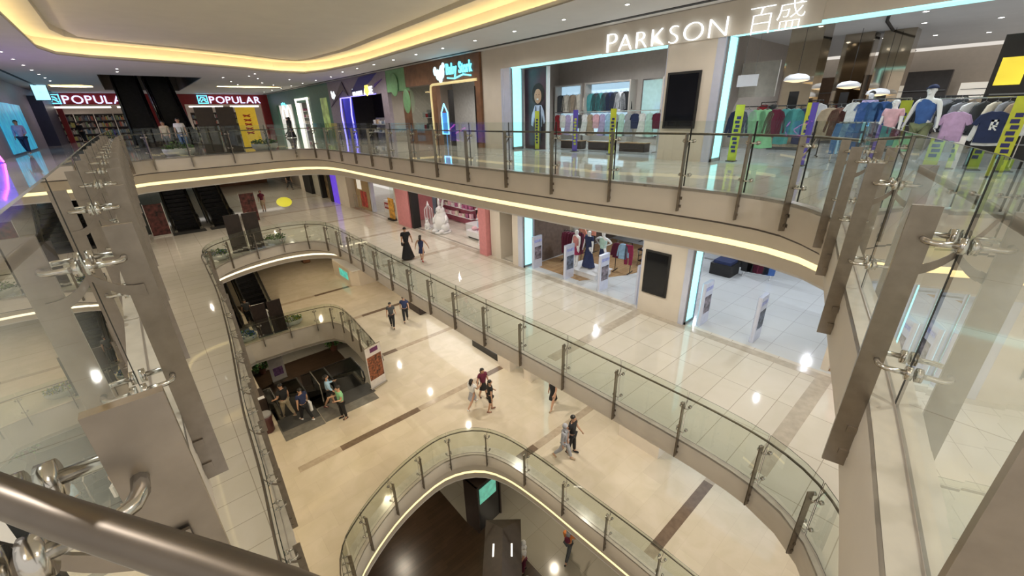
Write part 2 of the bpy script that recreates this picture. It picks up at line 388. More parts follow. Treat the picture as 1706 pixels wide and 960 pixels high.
# stone bands in the floors
a = MB()
for y in (1.42, 7.0, 12.6, 18.2, 23.8, 29.4, 35, 41):
    a.box(7.5 if y < 24 else 4.5, 11.9, y-.17, y+.17, MID, MID+.004)
a.box(11.9, 12.2, -1, 60, MID, MID+.0045)
struct('trim_8', a, M_MIDBAND)
a = MB(); b = MB()
for y, d in ((3.47, (8.3, 11.7)), (8.68, (7.6, 8.5)), (13.72, (2.9, 6.3)), (19.0, (7.1, 7.9)), (24.4, (8.2, 12)), (30, (7, 9.5))):
    for x0, x1 in ((1.35, d[0]), (d[1], 12.4)):
        if y < 12 and x0 < 7: x0 = 7.7
        if 16 < y < 26 and x0 < 6: x0 = 6.95
        if x1 > x0: b.box(x0, x1, y-.16, y+.16, BOT, BOT+.004)
    a.box(d[0], d[1], y-.16, y+.16, BOT, BOT+.0045)
a.box(9.6, 11.0, 13.56, 13.88, BOT, BOT+.005)
struct('trim_9', a, M_INLAY); struct('trim_10', b, M_INLAYL)

# ---- atrium ceiling: lowered rim at 3.9 m, lit cove, recessed field
COVE = cw([(-1.5, -3.0), (-1.5, 8), (-1.5, 16), (-1.53, 23.2), (-1.2, 24.9), (-.3, 25.6), (.7, 25.85), (2.75, 26.45), (5.4, 27.5), (7.6, 28.7), (8.9, 28.6), (9.5, 26.9), (9.85, 22.8), (9.5, 16), (9.22, 11), (9.0, 7.8), (8.85, 3), (8.7, -3.0)])
HOLE = [(-.35, 33.6), (4.4, 33.6), (4.4, 48.5), (-.35, 48.5)]
L1 = [(6.2, 41), (8.5, 40.2), (10.8, 41), (10.8, 42.2), (8.5, 43), (6.2, 42.2)]
L2 = [(-3.1, 43), (-1.6, 42.3), (-.9, 43), (-.9, 45.5), (-1.6, 46.2), (-3.1, 45.5)]
struct('ceiling', MB().prism([(-4.6, -3.2), (30, -3.2), (30, 56), (-4.6, 56)], 3.9, 3.94, [COVE, HOLE, L1, L2]), M_CEIL)
a = MB(); a.strip(COVE, [(0, 3.9), (-.0, 4.02), (.06, 4.02), (.06, 3.96), (.55, 3.96), (.55, 4.50), (-.50, 4.50), (-.50, 4.72), (-.9, 4.72), (-.9, 4.50)])
struct('ceiling', a, M_RECESS)
struct('ceiling', MB().prism(offset(COVE, -.9), 4.50, 4.55), M_RECESS)
struct('trim_11', MB().strip(offset(COVE, .3), [(0, 3.97), (0, 3.99), (.08, 3.99), (.08, 3.97)]), M_COVE)
for k, L in enumerate((L1, L2)):
    L = cw(L); struct('ceiling', MB().strip(L, [(0, 3.9), (0, 3.95), (.25, 3.95), (.25, 4.2)]).prism(offset(L, .25), 4.2, 4.25), M_RECESS)
    struct('trim_%d' % (12+k), MB().strip(offset(L, .14), [(0, 3.96), (0, 3.98), (.06, 3.98), (.06, 3.96)]), M_COVE)
# stair well of the upward escalators
a = MB(); a.box(-.45, -.35, 33.5, 48.6, 3.94, 7.5); a.box(4.4, 4.5, 33.5, 48.6, 3.94, 7.5); a.box(-.45, 4.5, 48.5, 48.6, 3.94, 7.5); a.box(-.45, 4.5, 33.5, 33.6, 3.94, 7.5)
a.box(-.5, 4.6, 33.4, 48.7, 7.5, 7.6)
struct('wall_well', a, mat('taupe_well_lining', (.20, .16, .125), .5))
# flat black strips painted as the shadow of a ceiling gap by the shops
struct('trim_14', MB().box(11.72, 11.90, -3, 52.5, 3.885, 3.9), M_BLACKM)
struct('trim_15', MB().box(-3.75, -3.62, 8, 52.5, 3.885, 3.9), M_BLACKM)

# ---- upper shop-front wall (x = 12.3)
walls('wall_right', [(XW, XW+.75, 5.72, 7.12, UP, 3.9), (XW, XW+.75, 14.5, 15.85, UP, 3.9), (XW, XW+.75, 7.12, 14.5, 3.14, 3.9), (XW, XW+.75, -4, 5.72, 3.18, 3.9)], M_PAINT)
struct('trim_16', MB().box(XW-.03, XW, 3.45, 9.45, 3.12, 3.88), M_PAINT)   # flat sign board
# metal reveals
a = MB(); a.box(XW-.01, XW+.75, 14.05, 14.5, UP, 3.14); a.box(XW-.01, XW+.75, 7.12, 7.14, UP, 3.14)
a.box(XW-.01, XW+.75, 5.50, 5.72, UP, 3.18); a.box(XW-.02, XW, 14.45, 14.6, UP, 3.14)
struct('trim_17', a, M_LILAC)

# middle level shop-front wall
XM = 12.15; ZC = UP-1.40
walls('wall_right', [(XM, XM+.8, 5.60, 7.15, MID, ZC), (XM, XM+.5, 13.55, 13.95, MID, ZC), (XM+.9, XM+1.0, 13.9, 15.0, MID, ZC), (XM+.1, XM+1, 14.95, 15.7, MID, ZC),
    (XM+.1, XM+.5, 25.42, 26.0, MID, ZC), (XM-.35, XM+1.0, 33.2, 35.3, MID, ZC), (XM+.3, XM+4, 1.45, 1.62, MID, ZC)], M_PAINT)
struct('wall_right', MB().box(XM+.1, XM+.16, 14.0, 14.95, MID+2.6, ZC), M_PAINT)
a = MB(); a.box(XM-.01, XM+.75, 13.25, 13.55, MID, ZC); a.box(XM-.01, XM+.8, 5.42, 5.60, MID, ZC); a.box(XM-.01, XM+.8, 7.15, 7.17, MID, ZC)
struct('trim_18', a, M_LILAC)
# shop floors behind the fronts
struct('floor', MB().box(XW+.1, 32, -5, 15.9, UP-.05, UP), M_FLSHOP)
struct('floor', MB().box(XW+.1, 18, 15.9, 56, UP-.05, UP), M_FLUP)
struct('floor', MB().box(XM+.2, 30, -5, 13.3, MID-.06, MID+.001), M_FLSHOP)
struct('floor', MB().box(XM+.2, 18, 13.3, 60, MID-.06, MID), M_FLMID)
struct('floor', MB().prism([(12.75, 10.35), (14.7, 9.35), (19, 8.3), (19, 13.2), (12.75, 13.2)], MID, MID+.006), M_WOOD)
struct('floor', MB().box(12.5, 16, -2, 1.45, MID, MID+.006), M_WOOD)
# back walls / side walls of the shops
M_SHOPW = mat('beige_shop_wall', (.42, .37, .32), .6, var=.02)
M_DARKW = mat('dark_shop_wall', (.07, .06, .055), .6, var=.05)
struct('wall_back', MB().box(31.9, 32, -5, 16, UP, 3.9), M_SHOPW)
struct('wall_back', MB().box(XW, 32, 15.85, 15.95, UP, 3.9), M_SHOPW)
struct('wall_back', MB().box(17.2, 17.3, 7.6, 15.85, UP, 3.9), M_SHOPW)
struct('wall_back', MB().box(17.2, 24, 7.5, 7.6, UP, 3.9), M_SHOPW)
struct('wall_back', MB().box(24, 24.1, -5, 16, MID, ZC), M_DARKW)
struct('wall_back', MB().box(XM+.8, 24, 13.3, 13.4, MID, ZC), mat('dark_brown_shop_wall', (.14, .10, .08), .6, var=.1))
struct('wall_left', MB().box(-4.7, -4.6, 8, 58, UP, 3.95), mat('plum_grey_wall', (.26, .24, .29), .5))
struct('wall_left', MB().box(-8.1, -8, -3, 60, BAS, UP-.1), M_PAINT)
struct('wall_far', MB().box(-8, 16, 60, 60.1, BOT, MID-1.4), M_PAINT)
struct('wall_far', MB().box(-8, 16, 60, 60.1, MID, UP-1.4), mat('teal_far_shop', (.16, .28, .32), .5))
struct('wall_right', MB().box(16, 16.1, -4, 60, BAS, MID-1.4), M_PAINT)
struct('wall_far', MB().box(-8, 16, 40, 40.1, BAS, BOT-1.4), M_PAINT)

# ================================================================ RAILINGS
def fin_mesh(w=.10, top=1.0, bot=-.45):
    """flat upright standing out from the slab edge along local +x, with two fixing lugs"""
    a = MB(); a.box(.0, w, -.011, .011, bot, top)
    for z in (-.20, -.36):
        a.box(-.02, .045, -.022, -.008, z-.02, z+.02); a.box(-.02, .045, .008, .022, z-.02, z+.02); a.box(-.03, -.0, -.05, .05, z-.03, z+.03)
    return a.data('post', M_STEEL)
def clamp_mesh(gx=-.098):
    """bent rod through the upright with a disc at either end holding the glass"""
    a = MB()
    for s in (-1, 1):
        a.tube([(.03, 0, 0), (.03, s*.045, 0), (.02, s*.07, 0), (-.0, s*.085, 0), (gx+.012, s*.085, 0)], .013, 10)
        a.tube([(gx+.03, s*.085, 0), (gx+.007, s*.085, 0)], .034, 16); a.tube([(gx-.007, s*.085, 0), (gx-.02, s*.085, 0)], .034, 16)
    return a.data('glass_clamp', M_STEELB, True)
def bracket_mesh(hx=-.18):
    """curved flat bar from the upright to the handrail"""
    pts = []
    for i in range(11):
        t = i/10; pts.append((.06+(hx-.06)*(t**.85), .70+.27*(t**2.0)))
    a = MB(); vs = []; fs = []
    for i, (x, z) in enumerate(pts):
        h = .026-.010*i/10
        for y, d in ((-.016, -h), (-.024, -h), (-.024, h), (-.016, h)): vs.append((x, y, z+d))
    for i in range(10):
        for j in range(4): fs.append((i*4+j, i*4+(j+1) % 4, i*4+4+(j+1) % 4, i*4+4+j))
    fs += [(0, 1, 2, 3), (40, 43, 42, 41)]
    a.mesh(vs, fs); return a.data('handrail_bracket', M_STEEL)
FIN, CLAMP, BRK = fin_mesh(), clamp_mesh(), bracket_mesh()
SEAL = MB().box(-.111, -.097, -.011, .011, .02, 1.205).data('joint_seal', M_RUBBER)

def arcpos(path):
    s = [0]
    for i in range(1, len(path)): s.append(s[-1]+math.dist(path[i-1], path[i]))
    return s
def at_s(path, S, t):
    t = max(0, min(S[-1], t)); i = 0
    while i < len(S)-2 and S[i+1] < t: i += 1
    u = (t-S[i])/max(1e-6, S[i+1]-S[i]); a, b = path[i], path[i+1]
    x, y = a[0]+(b[0]-a[0])*u, a[1]+(b[1]-a[1])*u
    dx, dy = b[0]-a[0], b[1]-a[1]; l = math.hypot(dx, dy); return x, y, dx/l, dy/l
def nearest_s(path, S, p):
    best = min(range(len(path)), key=lambda i: math.dist(path[i], p)); b = (1e9, 0)
    for i in range(max(0, best-1), min(len(path)-1, best+1)):
        for k in range(21):
            u = k/20; q = (path[i][0]+(path[i+1][0]-path[i][0])*u, path[i][1]+(path[i+1][1]-path[i][1])*u)
            b = min(b, (math.dist(q, p), S[i]+u*(S[i+1]-S[i])))
    return b[1]
def panel(root, pts, z0, z1, z):
    """one pane following pts (inner face), 12 mm thick, with green edges"""
    n = len(pts); nr = normals(pts, False); a = MB(); vs = []
    for (x, y), (nx, ny) in zip(pts, nr):
        for o, h in ((0, z0), (.012, z0), (.012, z1), (0, z1)): vs.append((x+nx*o, y+ny*o, z+h))
    f0, f1 = [], []
    for i in range(n-1):
        f0 += [(i*4+2, i*4+6, i*4+5, i*4+1), (i*4, i*4+4, i*4+7, i*4+3)]
        f1 += [(i*4, i*4+4, i*4+5, i*4+1), (i*4+2, i*4+6, i*4+7, i*4+3)]
    f1 += [(0, 1, 2, 3), ((n-1)*4, (n-1)*4+3, (n-1)*4+2, (n-1)*4+1)]
    a.mesh(vs, f0); b = len(a.f); a.m = 1; a.mi += []; 
    for f in f1: a.f.append(list(f)); a.mi.append(1)
    return a.build('glass_panel', [M_GLASS, M_GEDGE], root)
def railing(label, pts, z, step=1.65, posts=None, closed=False, skip=(), group=None, hr=None, seal=False, ghi=1.21, hoff=.18, ends=True):
    """pts run with the void on the right-hand side; glass and handrail stand back to the left"""
    root = thing('glass_railing', label, 'railing', (0, 0, 0), 0, group)
    path = smooth_path(pts, .25, False); S = arcpos(path)
    ss = [nearest_s(path, S, p) for p in posts] if posts else [S[-1]*i/round(S[-1]/step) for i in range(round(S[-1]/step)+1)]
    gl = offset(path, .098, False)
    for t in ss:
        x, y, dx, dy = at_s(path, S, t); rz = math.atan2(-dx, dy)     # local +x points into the void (right of travel)
        o = link('post', FIN, root, (x, y, z), rz)
        for h in (.86, .24):
            link('glass_clamp', CLAMP, o, (0, 0, h))
        link('handrail_bracket', BRK, o, (0, 0, 0))
        if seal: link('joint_seal', SEAL, o, (0, 0, 0))
    for i in range(len(ss)-1):
        if i in skip: continue
        a0, a1 = ss[i]+.012, ss[i+1]-.012; k = max(1, int((a1-a0)/.3)); q = []
        for j in range(k+1):
            x, y, dx, dy = at_s(path, S, a0+(a1-a0)*j/k); q.append((x-dy*.098, y+dx*.098))
        panel(root, q, .02, ghi, z)
    hp = hr or offset(path, hoff, False)
    MB().tube([(x, y, z+.98) for x, y in hp], .0215, 12).build('handrail', M_RAILM, root, smooth=True)
    return root

def dense(P, i0, i1): return P[i0:i1]
# upper void: one run from the near left corner clockwise round the void to the bottom right corner
RU = [(-.17,.80),(-.19,2.5),(-.28,8),(-.33,16),(-.3,22.0),(-.12,23.2),(.35,23.62),(1.5,23.78),(3.8,24.12),(5.5,24.45),(6.5,24.22),(7.05,23.5),(7.25,22.2),(7.27,20),(7.28,17),(7.3,14),(7.33,11),(7.45,8.6),(7.62,6.2),(7.83,4.4),(7.88,3.1),(7.82,2.5),(7.66,2.06),(7.36,1.68),(7.0,1.33),(6.55,1.17),(5.95,1.02),(4.25,.57),(2.65,.13),(1.42,-.14),(.93,-.25)]
up_posts = [(-.17,.80),(-.19,2.45),(-.21,4.1),(-.25,5.75),(-.27,7.4),(-.28,9.05),(-.3,10.7),(-.31,12.35),(-.31,14),(-.32,15.65),(-.32,17.3),(-.32,18.95),(-.31,20.6),(-.2,22.6),
            (.5,23.66),(1.85,23.85),(3.5,24.1),(5.2,24.4),(6.35,24.3),(7.08,23.4),(7.25,22.0),(7.27,20.3),(7.28,18.6),(7.28,16.95),(7.3,15.3),(7.3,13.65),(7.3,12.0),(7.33,10.35),(7.45,8.7),(7.55,7.1),(7.66,5.5),(7.85,3.95),(7.86,2.85),(7.6,1.98),(6.95,1.3),(5.75,.97),(4.17,.55),(2.5,.09),(.95,-.25)]
hr_up = smooth_path([(1.1,-.50),(.8,-.50),(.5,-.38),(.26,-.12),(.10,.15),(-.005,.335),(-.115,.505),(-.24,.70),(-.36,.92),(-.43,1.25),(-.43,1.8),(-.38,2.5)], .1, False)+offset(smooth_path(RU, .25, False), .18, False)[9:-6]
hr_up += [(1.1,-.46)]
railing('tall glass railing with bronze steel uprights around the void of the upper floor', RU, UP, posts=up_posts, hr=hr_up, seal=True)
# middle void
RM = [(.0,-.2),(-.02,1),(.05,3),(.15,5),(.30,6.8),(.42,9),(.78,13),(1.06,17.4),(1.15,21),(1.25,23),(1.75,24.2),(2.8,25.1),(4.0,25.6),(5.2,25.8),(6.2,25.5),(6.85,24.6),(7.05,23.2),(7.04,20),(6.98,16.9),(6.95,13.4),(7.0,9.8),(7.12,7.2),(7.18,5),(7.2,3.3),(7.18,2.2),(7.08,1.4),(6.85,.8),(6.5,.35),(6.0,-.0),(5,-.5)]
mid_posts = [(0,0),(.0,1.7),(.07,3.4),(.16,5.1),(.30,6.8),(.38,8.4),(.52,10.05),(.67,11.7),(.8,13.35),(.92,15),(1.03,16.65),(1.08,18.3),(1.13,20),(1.17,21.65),(1.35,23.3),(2.25,24.7),(3.6,25.45),(5.0,25.8),(6.3,25.45),(7.0,24.2),(7.05,22.6),(7.04,21),(7.04,19.35),(7.0,17.7),(6.98,16.05),(6.96,14.4),(6.95,12.8),(6.97,11.15),(7.02,9.5),(7.1,7.85),(7.14,6.2),(7.18,4.55),(7.2,2.9),(7.08,1.35),(6.6,.45),(5.2,-.4)]
railing('glass railing around the long void of the middle floor, one level below', RM, MID, posts=mid_posts)
# bottom-floor voids
RA = [(.98,5),(1.02,7.0),(1.2,8.2),(1.5,8.85),(2.1,9.35),(3.3,9.98),(4.6,10.35),(5.5,10.42),(6.2,10.2),(6.75,9.75),(7.1,9.0),(7.32,7.6),(7.42,5.5),(7.5,3.2),(7.45,0)]
railing('curved glass railing round the nearest opening in the bottom floor', RA, BOT,
        posts=[(1.0,5.2),(1.02,6.9),(1.35,8.55),(2.15,9.37),(3.3,9.98),(4.5,10.3),(5.7,10.38),(6.85,9.6),(7.3,7.95),(7.38,6.25),(7.43,4.6),(7.5,2.95),(7.47,1.3)])
RB = [(1.28,25.35),(2.0,25.45),(4.1,25.42),(5.6,25.25),(6.4,25.0),(6.75,24.2),(6.78,22.5),(6.68,20.9),(6.45,18.2),(6.15,17.0)]
railing('glass railing round the escalator opening in the bottom floor', RB, BOT, posts=[(1.4,25.38),(2.7,25.45),(4.15,25.42),(5.65,25.23),(6.5,24.85),(6.76,23.8),(6.77,22.4),(6.7,20.9),(6.55,19.3),(6.35,17.7),(6.15,17.0)])

# ================================================================ LIGHT FRAMES of the department store
def light_frame(label, x, y, z0, z1, y2, deep=.5):
    root = thing('entrance_light_frame', label, 'light panel', (x, y, z0), 0, None)
    a = MB(); a.box(.10, .10+deep, -.03, 0, .10, z1-z0-.04); a.build('upright_light_panel', M_CYAN, root)
    if y2 is not None:
        b = MB(); b.box(.02, .02+deep*.9, y2-y, -.05, z1-z0-.03, z1-z0+.0); b.build('overhead_light_panel', M_CYAN, root)
    c = MB(); c.box(.06, .10, -.05, 0, 0, z1-z0); c.box(.10+deep, .14+deep, -.05, 0, 0, z1-z0); c.box(.06, .14+deep, -.05, 0, 0, .09)
    c.build('frame', M_GREY, root)
light_frame('glowing pale cyan light frame round the left upper entrance', XW, 14.05, UP, 3.14, 7.14)
light_frame('glowing pale cyan light frame round the right upper entrance', XW, 5.50, UP, 3.18, -4.0)
light_frame('glowing cyan upright light panel at the left entrance one floor down', XM, 13.25, MID, ZC-.02, None)
light_frame('glowing cyan upright light panel at the right entrance one floor down', XM, 5.42, MID, ZC-.02, None)

# screens on the piers
def screen(label, x, y0, y1, z0, z1):
    r = thing('display_screen', label, 'screen', (x, (y0+y1)/2, z0))
    w2, h = (y1-y0)/2, z1-z0
    a = MB(); a.box(-.055, -.004, -w2, w2, 0, h); a.build('casing', M_BLACKM, r)
    b = MB(); b.box(-.060, -.052, -w2+.06, w2-.06, .06, h-.06); b.build('glass_front', mat('dark_screen_glass', (.006, .007, .010), .08), r)
screen('tall dark switched-off screen on the pier between the upper entrances', XW, 6.03, 7.02, .90, 2.40)
screen('tall dark switched-off screen on the pier one floor down', XM, 6.12, 7.02, MID+.76, MID+2.30)

# ================================================================ SIGNS
M_SIGNW = mat('lit_white_letters', (1, 1, 1), .4, emit=1.6, ecol=(.90, .97, 1))
M_SIGNB = mat('lit_cyan_letters', (.3, .8, 1), .4, emit=2.4, ecol=(.12, .72, 1))
M_SIGNP = mat('lit_violet_white_letters', (.8, .85, 1), .4, emit=1.9, ecol=(.55, .62, 1))
M_SIGNY = mat('lit_yellow_mark', (1, .8, .1), .4, emit=2.2, ecol=(1, .78, .1))
s = thing('store_sign', 'large lit white store name in Latin and Chinese letters above the entrances', 'sign', (XW-.03, 9.2, 3.1))
def sub(parent, fn, *a, **k): fn(parent, *a, **k)
letters(s, 'P', FACE_X, (-.06, .02, .02), .36, .52, .03, M_SIGNW, off=-.03)
letters(s, 'ARKSON', FACE_X, (-.06, -.42, .02), 3.28, .44, .03, M_SIGNW, off=-.03, gap=.2)
letters(s, '百盛', FACE_X, (-.06, -4.22, .0), 1.18, .56, .02, M_SIGNW, off=-.026, gap=.1)

def emblem_grid(mb, x0, z0, w, h):
    """square emblem: frame with a bird-like stroke inside"""
    t = w*.08
    for b in ((x0, x0+w, z0, z0+t), (x0, x0+w, z0+h-t, z0+h), (x0, x0+t, z0, z0+h), (x0+w-t, x0+w, z0, z0+h)): mb.box(b[0], b[1], -.05, 0, b[2], b[3])
    mb.tube([(x0+w*.15, -.03, z0+h*.3), (x0+w*.35, -.03, z0+h*.75), (x0+w*.65, -.03, z0+h*.7), (x0+w*.8, -.03, z0+h*.45)], w*.06, 6)
    mb.tube([(x0+w*.3, -.03, z0+h*.2), (x0+w*.5, -.03, z0+h*.5), (x0+w*.85, -.03, z0+h*.2)], w*.06, 6)
for lab, x0 in (('lit bookshop sign on the red front at far left', -4.2), ('lit bookshop sign on the red front right of the escalators', 6.05)):
    s = thing('bookshop_sign', lab, 'sign', (x0, 52.9, 3.06))
    letters(s, 'POPULAR', FACE_Y, (.95, 0, .02), 4.45, .62, .05, M_SIGNP, off=.006)
    e = MB(); emblem_grid(e, 0, 0, .82, .72); e.build('emblem', M_SIGNB, s)
s = thing('toy_shop_sign', 'lit cyan baby shop name above a wooden shop front', 'sign', (XW-.12, 18.4, 3.0))
letters(s, 'Baby Stork', FACE_X, (-.02, .05, .2), 2.05, .46, .03, M_SIGNB, off=.012, gap=.06)
a = MB(); a.tube([(-.02, 0, .06), (-.02, -.6, .0), (-.02, -1.3, .12), (-.02, -1.9, .04)], .035, 6); a.build('swoosh', M_SIGNB, s)
a = MB()
for (y, z, ry, rz) in ((.45, .35, .22, .3), (.8, .25, .2, .24), (1.05, .42, .14, .2), (.6, .05, .16, .16), (.3, .6, .12, .14)): a.ball((-.02, y, z), .05, ry, rz, 12, 6)
a.build('stork_emblem', mat('lit_pale_blue', (.7, .9, 1), .4, emit=2.2, ecol=(.5, .85, 1)), s)
s = thing('hobby_shop_sign', 'lit white hobby shop name over a lilac grey front', 'sign', (XW-.12, 29.9, 2.80))
letters(s, 'HOBBY ZONE', FACE_X, (-.02, .05, 0), 3.1, .42, .03, M_SIGNW, off=.012, gap=.08)
a = MB(); a.lathe([(.34, -.02), (.34, .02)], (0, 0), 5); a.xform(Matrix.Translation((-.06, -2.3, .22)) @ Matrix.Rotation(PI/2, 4, 'Y')); a.build('star_emblem', M_SIGNY, s)
s = thing('round_shop_sign', 'small lit white cluster sign beside the green front', 'sign', (XW-.1, 33.9, 2.95))
a = MB()
for y, z, r in ((0, 0, .22), (-.35, .12, .2), (-.6, -.08, .17), (-.3, -.2, .15), (.1, .22, .14)): a.ball((0, y, z), .05, r, r, 10, 6)
a.build('lit_dots', M_SIGNW, s)

# ================================================================ UPPER SHOP FRONTS
# ---- bookshop (red front at the far end)
YP = 53.0
M_GLOWW = mat('warm_white_tube', (1, .95, .85), .5, emit=2.6, ecol=(1, .93, .8))
r = thing('bookshop_facade', 'wide dark red bookshop front closing the far end of the upper floor', 'shop front', (0, YP, 0))
a = MB(); a.box(-3.85, 12.2, 0, .3, 3.0, 3.88); a.build('fascia_board', M_RED, r)
for x0, x1 in ((-3.85, -3.5), (2.2, 4.9), (11.5, 12.25)):
    a = MB(); a.box(x0, x1, 0, .4, 0, 3.0); a.build('red_pier', M_RED, r)
struct('wall_far', MB().box(-6, 13, 57.9, 58, UP, 3.9), mat('pale_bookshop_wall', (.45, .38, .32), .6))
a = MB()
for x0, x1 in ((-4.4, -.4), (0, 2), (5.2, 8), (8.6, 11.2)): a.box(x0, x1, -.02, .0, 2.72, 2.86)
a.build('light_tube', M_GLOWW, r)
pal = [(.55,.5,.42),(.35,.3,.25),(.6,.2,.15),(.2,.3,.4),(.65,.6,.2),(.7,.68,.62),(.15,.15,.18),(.3,.4,.25)]
BKM = [cloth('book%d' % i, c) for i, c in enumerate(pal)]
def bookcase(label, x, y, z, w, group, rows=4):
    r = thing('bookcase', label, 'bookcase', (x, y, z), 0, group)
    a = MB(); a.box(0, w, 0, .35, 0, .1); a.box(0, .04, 0, .35, 0, 2.3); a.box(w-.04, w, 0, .35, 0, 2.3); a.box(0, w, .32, .35, 0, 2.3); a.build('case', M_DKBROWN, r)
    for k in range(rows+1):
        a = MB(); a.box(.04, w-.04, .0, .32, .1+k*2.2/rows-.02, .1+k*2.2/rows); a.build('shelf', M_GREY, r)
    for k in range(rows):      # rows of stock: spines in one mesh per shelf
        a = MB(); xx = .06
        while xx < w-.12:
            ww = random.uniform(.04, .16); a.m = random.randrange(8); a.box(xx, xx+ww, .06, .28, .1+k*2.2/rows, .1+k*2.2/rows+random.uniform(.25, .44)); xx += ww+.005
        o = a.build('book_row', BKM, r); o['kind'] = 'stuff'
for i in range(5): bookcase('dark bookcase full of books, %s from the left in the bookshop' % NTH[i], -4.4+i*1.32, YP+2.2, 0, 1.25, 'bookcases inside the bookshop')
for i in range(4): bookcase('dark bookcase full of books, %s from the right in the bookshop' % NTH[3-i], 5.4+i*1.45, YP+2.2, 0, 1.3, 'bookcases inside the bookshop')
def board(name, label, cat, x, y, z, w, h, t, mt, rz=0, face=None):
    r = thing(name, label, cat, (x, y, z), rz)
    a = MB(); a.box(-w/2, w/2, -t/2, t/2, .04, h); a.build('panel', mt, r)
    a = MB(); a.box(-w/2-.02, w/2+.02, -.18, .18, 0, .04); a.build('base', M_DKGREY, r)
    if face:
        b = MB(); b.box(-w*.42, w*.42, -t/2-.006, -t/2, h*face[1], h*face[2]); b.build('printed_face', face[0], r)
    return r
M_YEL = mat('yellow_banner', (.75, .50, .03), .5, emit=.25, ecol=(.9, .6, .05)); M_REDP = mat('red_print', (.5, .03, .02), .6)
M_REDP2 = mat('red_poster_print', (.45, .06, .05), .5, var=.3, scale=3)
r = board('roll_up_banner', 'tall yellow banner with red lettering before the bookshop', 'banner', 5.25, 28.2, UP, .95, 2.1, .03, M_YEL)
a = MB()
for k in range(5): a.tube([(-.18, -.03, 1.7-k*.22), (.16, -.03, 1.62-k*.22)], .035, 5); a.tube([(-.16, -.03, 1.6-k*.22), (.18, -.03, 1.73-k*.22)], .02, 5)
a.build('red_lettering', M_REDP, r)
# ---- black notice boards and oval planters by the far rail, one set per floor
M_BOWL = mat('white_planter', (.62, .62, .60), .35)
LEAFS = [mat('leaf_dark', (.035, .11, .03), .6, var=.2), mat('leaf_bright', (.12, .26, .05), .6, var=.2), mat('petal_blue', (.03, .10, .35), .6, var=.2), mat('petal_yellow', (.5, .45, .05), .6, var=.2)]
def foliage(n, rx, ry, rz, z, cols, seed, size=.12):
    rr = random.Random(seed); a = MB()
    for i in range(n):
        th = rr.uniform(0, 2*PI); u = rr.random()**.5; ph = rr.uniform(0, PI/2)
        c = Vector((rx*u*math.cos(th)*math.cos(ph*.6), ry*u*math.sin(th)*math.cos(ph*.6), z+rz*rr.random()*(1-u*.5)))
        d = Vector((math.cos(th)*rr.uniform(.3, 1), math.sin(th)*rr.uniform(.3, 1), rr.uniform(-.1, .9))).normalized()*size*rr.uniform(.7, 1.4)
        s = d.cross(Vector((rr.uniform(-1, 1), rr.uniform(-1, 1), rr.uniform(-1, 1)))).normalized()*size*.3
        a.m = rr.choice(cols)
        a.mesh([c, c+d*.5+s, c+d+Vector((0, 0, -size*.2)), c+d*.5-s], [(0, 1, 2, 3)])
    return a
def planter(label, x, y, z, cols, seed, L=.62):
    r = thing('oval_planter', label, 'planter', (x, y, z))
    a = MB(); a.lathe([(.75, 0), (.95, .12), (1.0, .26), (1.0, .3), (.9, .3), (.86, .24)], (0, 0), 20, L, .42); a.build('bowl', M_BOWL, r, smooth=True)
    f = foliage(260, L*.9, .38, .38, .22, cols, seed).build('foliage', LEAFS, r); f['kind'] = 'stuff'
FL = {UP: 'upper', MID: 'middle', BOT: 'bottom'}
for z, dy in ((UP, -.45), (MID, .85), (BOT, .75)):
    for k, x in enumerate((2.93, 3.76)):
        r = thing('notice_board', '%s tall black notice board behind the far rail of the %s floor' % (('left', 'right')[k], FL[z]), 'notice board', (x, 25.2+dy, z))
        a = MB(); a.box(-.36, .36, -.03, .03, .03, 2.03); a.build('panel', M_DKBROWN, r)
        a = MB(); a.box(-.38, .38, -.16, .16, 0, .03); a.build('foot', M_DKGREY, r)
        if k == 1: a = MB(); a.tube([(-.43, -.02, 0.0), (-.43, -.02, 1.1)], .03, 8); a.build('steel_upright', M_STEELB, r)
for lab, x, y, z, cols, sd in (('low white planter of dark green leaves left of the boards on the upper floor', 1.6, 25.1, UP, [0, 0, 1], 1), ('white planter of leafy greens right of the boards on the upper floor', 5.2, 25.3, UP, [0, 1, 0], 2),
        ('white planter of blue flowers left of the boards on the middle floor', 1.75, 25.3, MID, [2, 0, 0, 1], 3), ('white planter of pale green plants right of the boards on the middle floor', 4.75, 26.4, MID, [0, 1], 4),
        ('white planter of bright blue flowers left of the boards on the bottom floor', 1.95, 26.1, BOT, [2, 2, 0, 1], 5), ('white planter of yellow green plants right of the boards on the bottom floor', 4.55, 26.4, BOT, [1, 3, 0], 6)):
    planter(lab, x, y, z, cols, sd)

# ---- wooden baby shop (y 15.9 .. 24.6)
r = thing('baby_shop_facade', 'walnut clad shop front with a rounded brass door frame', 'shop front', (XW, 20, 0))
def fx(r, name, boxes, mt):
    a = MB()
    for (y0, y1, z0, z1, *d) in boxes: a.box(-(d[0] if d else .12), (d[1] if len(d) > 1 else .1), y0-20, y1-20, z0, z1)
    return a.build(name, mt, r)
fx(r, 'cladding', [(15.9, 16.3, 0, 3.88), (16.3, 22.6, 2.9, 3.88), (19.5, 22.6, 0, .75), (19.5, 20.1, .75, 2.9), (22.6, 23.1, 0, 2.7)], M_BROWNW)
a = MB(); a.tube([(-.13, -4.05+.15, 2.85), (-.13, -.2, 2.85), (-.13, -.05, 2.8), (-.13, 0, 2.65), (-.13, 0, 0)], .06, 8); a.build('brass_frame', mat('lit_brass_trim', (.8, .65, .3), .3, emit=.5, ecol=(1, .8, .4)), r)
fx(r, 'black_door_frame', [(18.35, 18.5, 0, 2.55), (16.25, 16.35, 0, 2.6)], M_BLACKM)
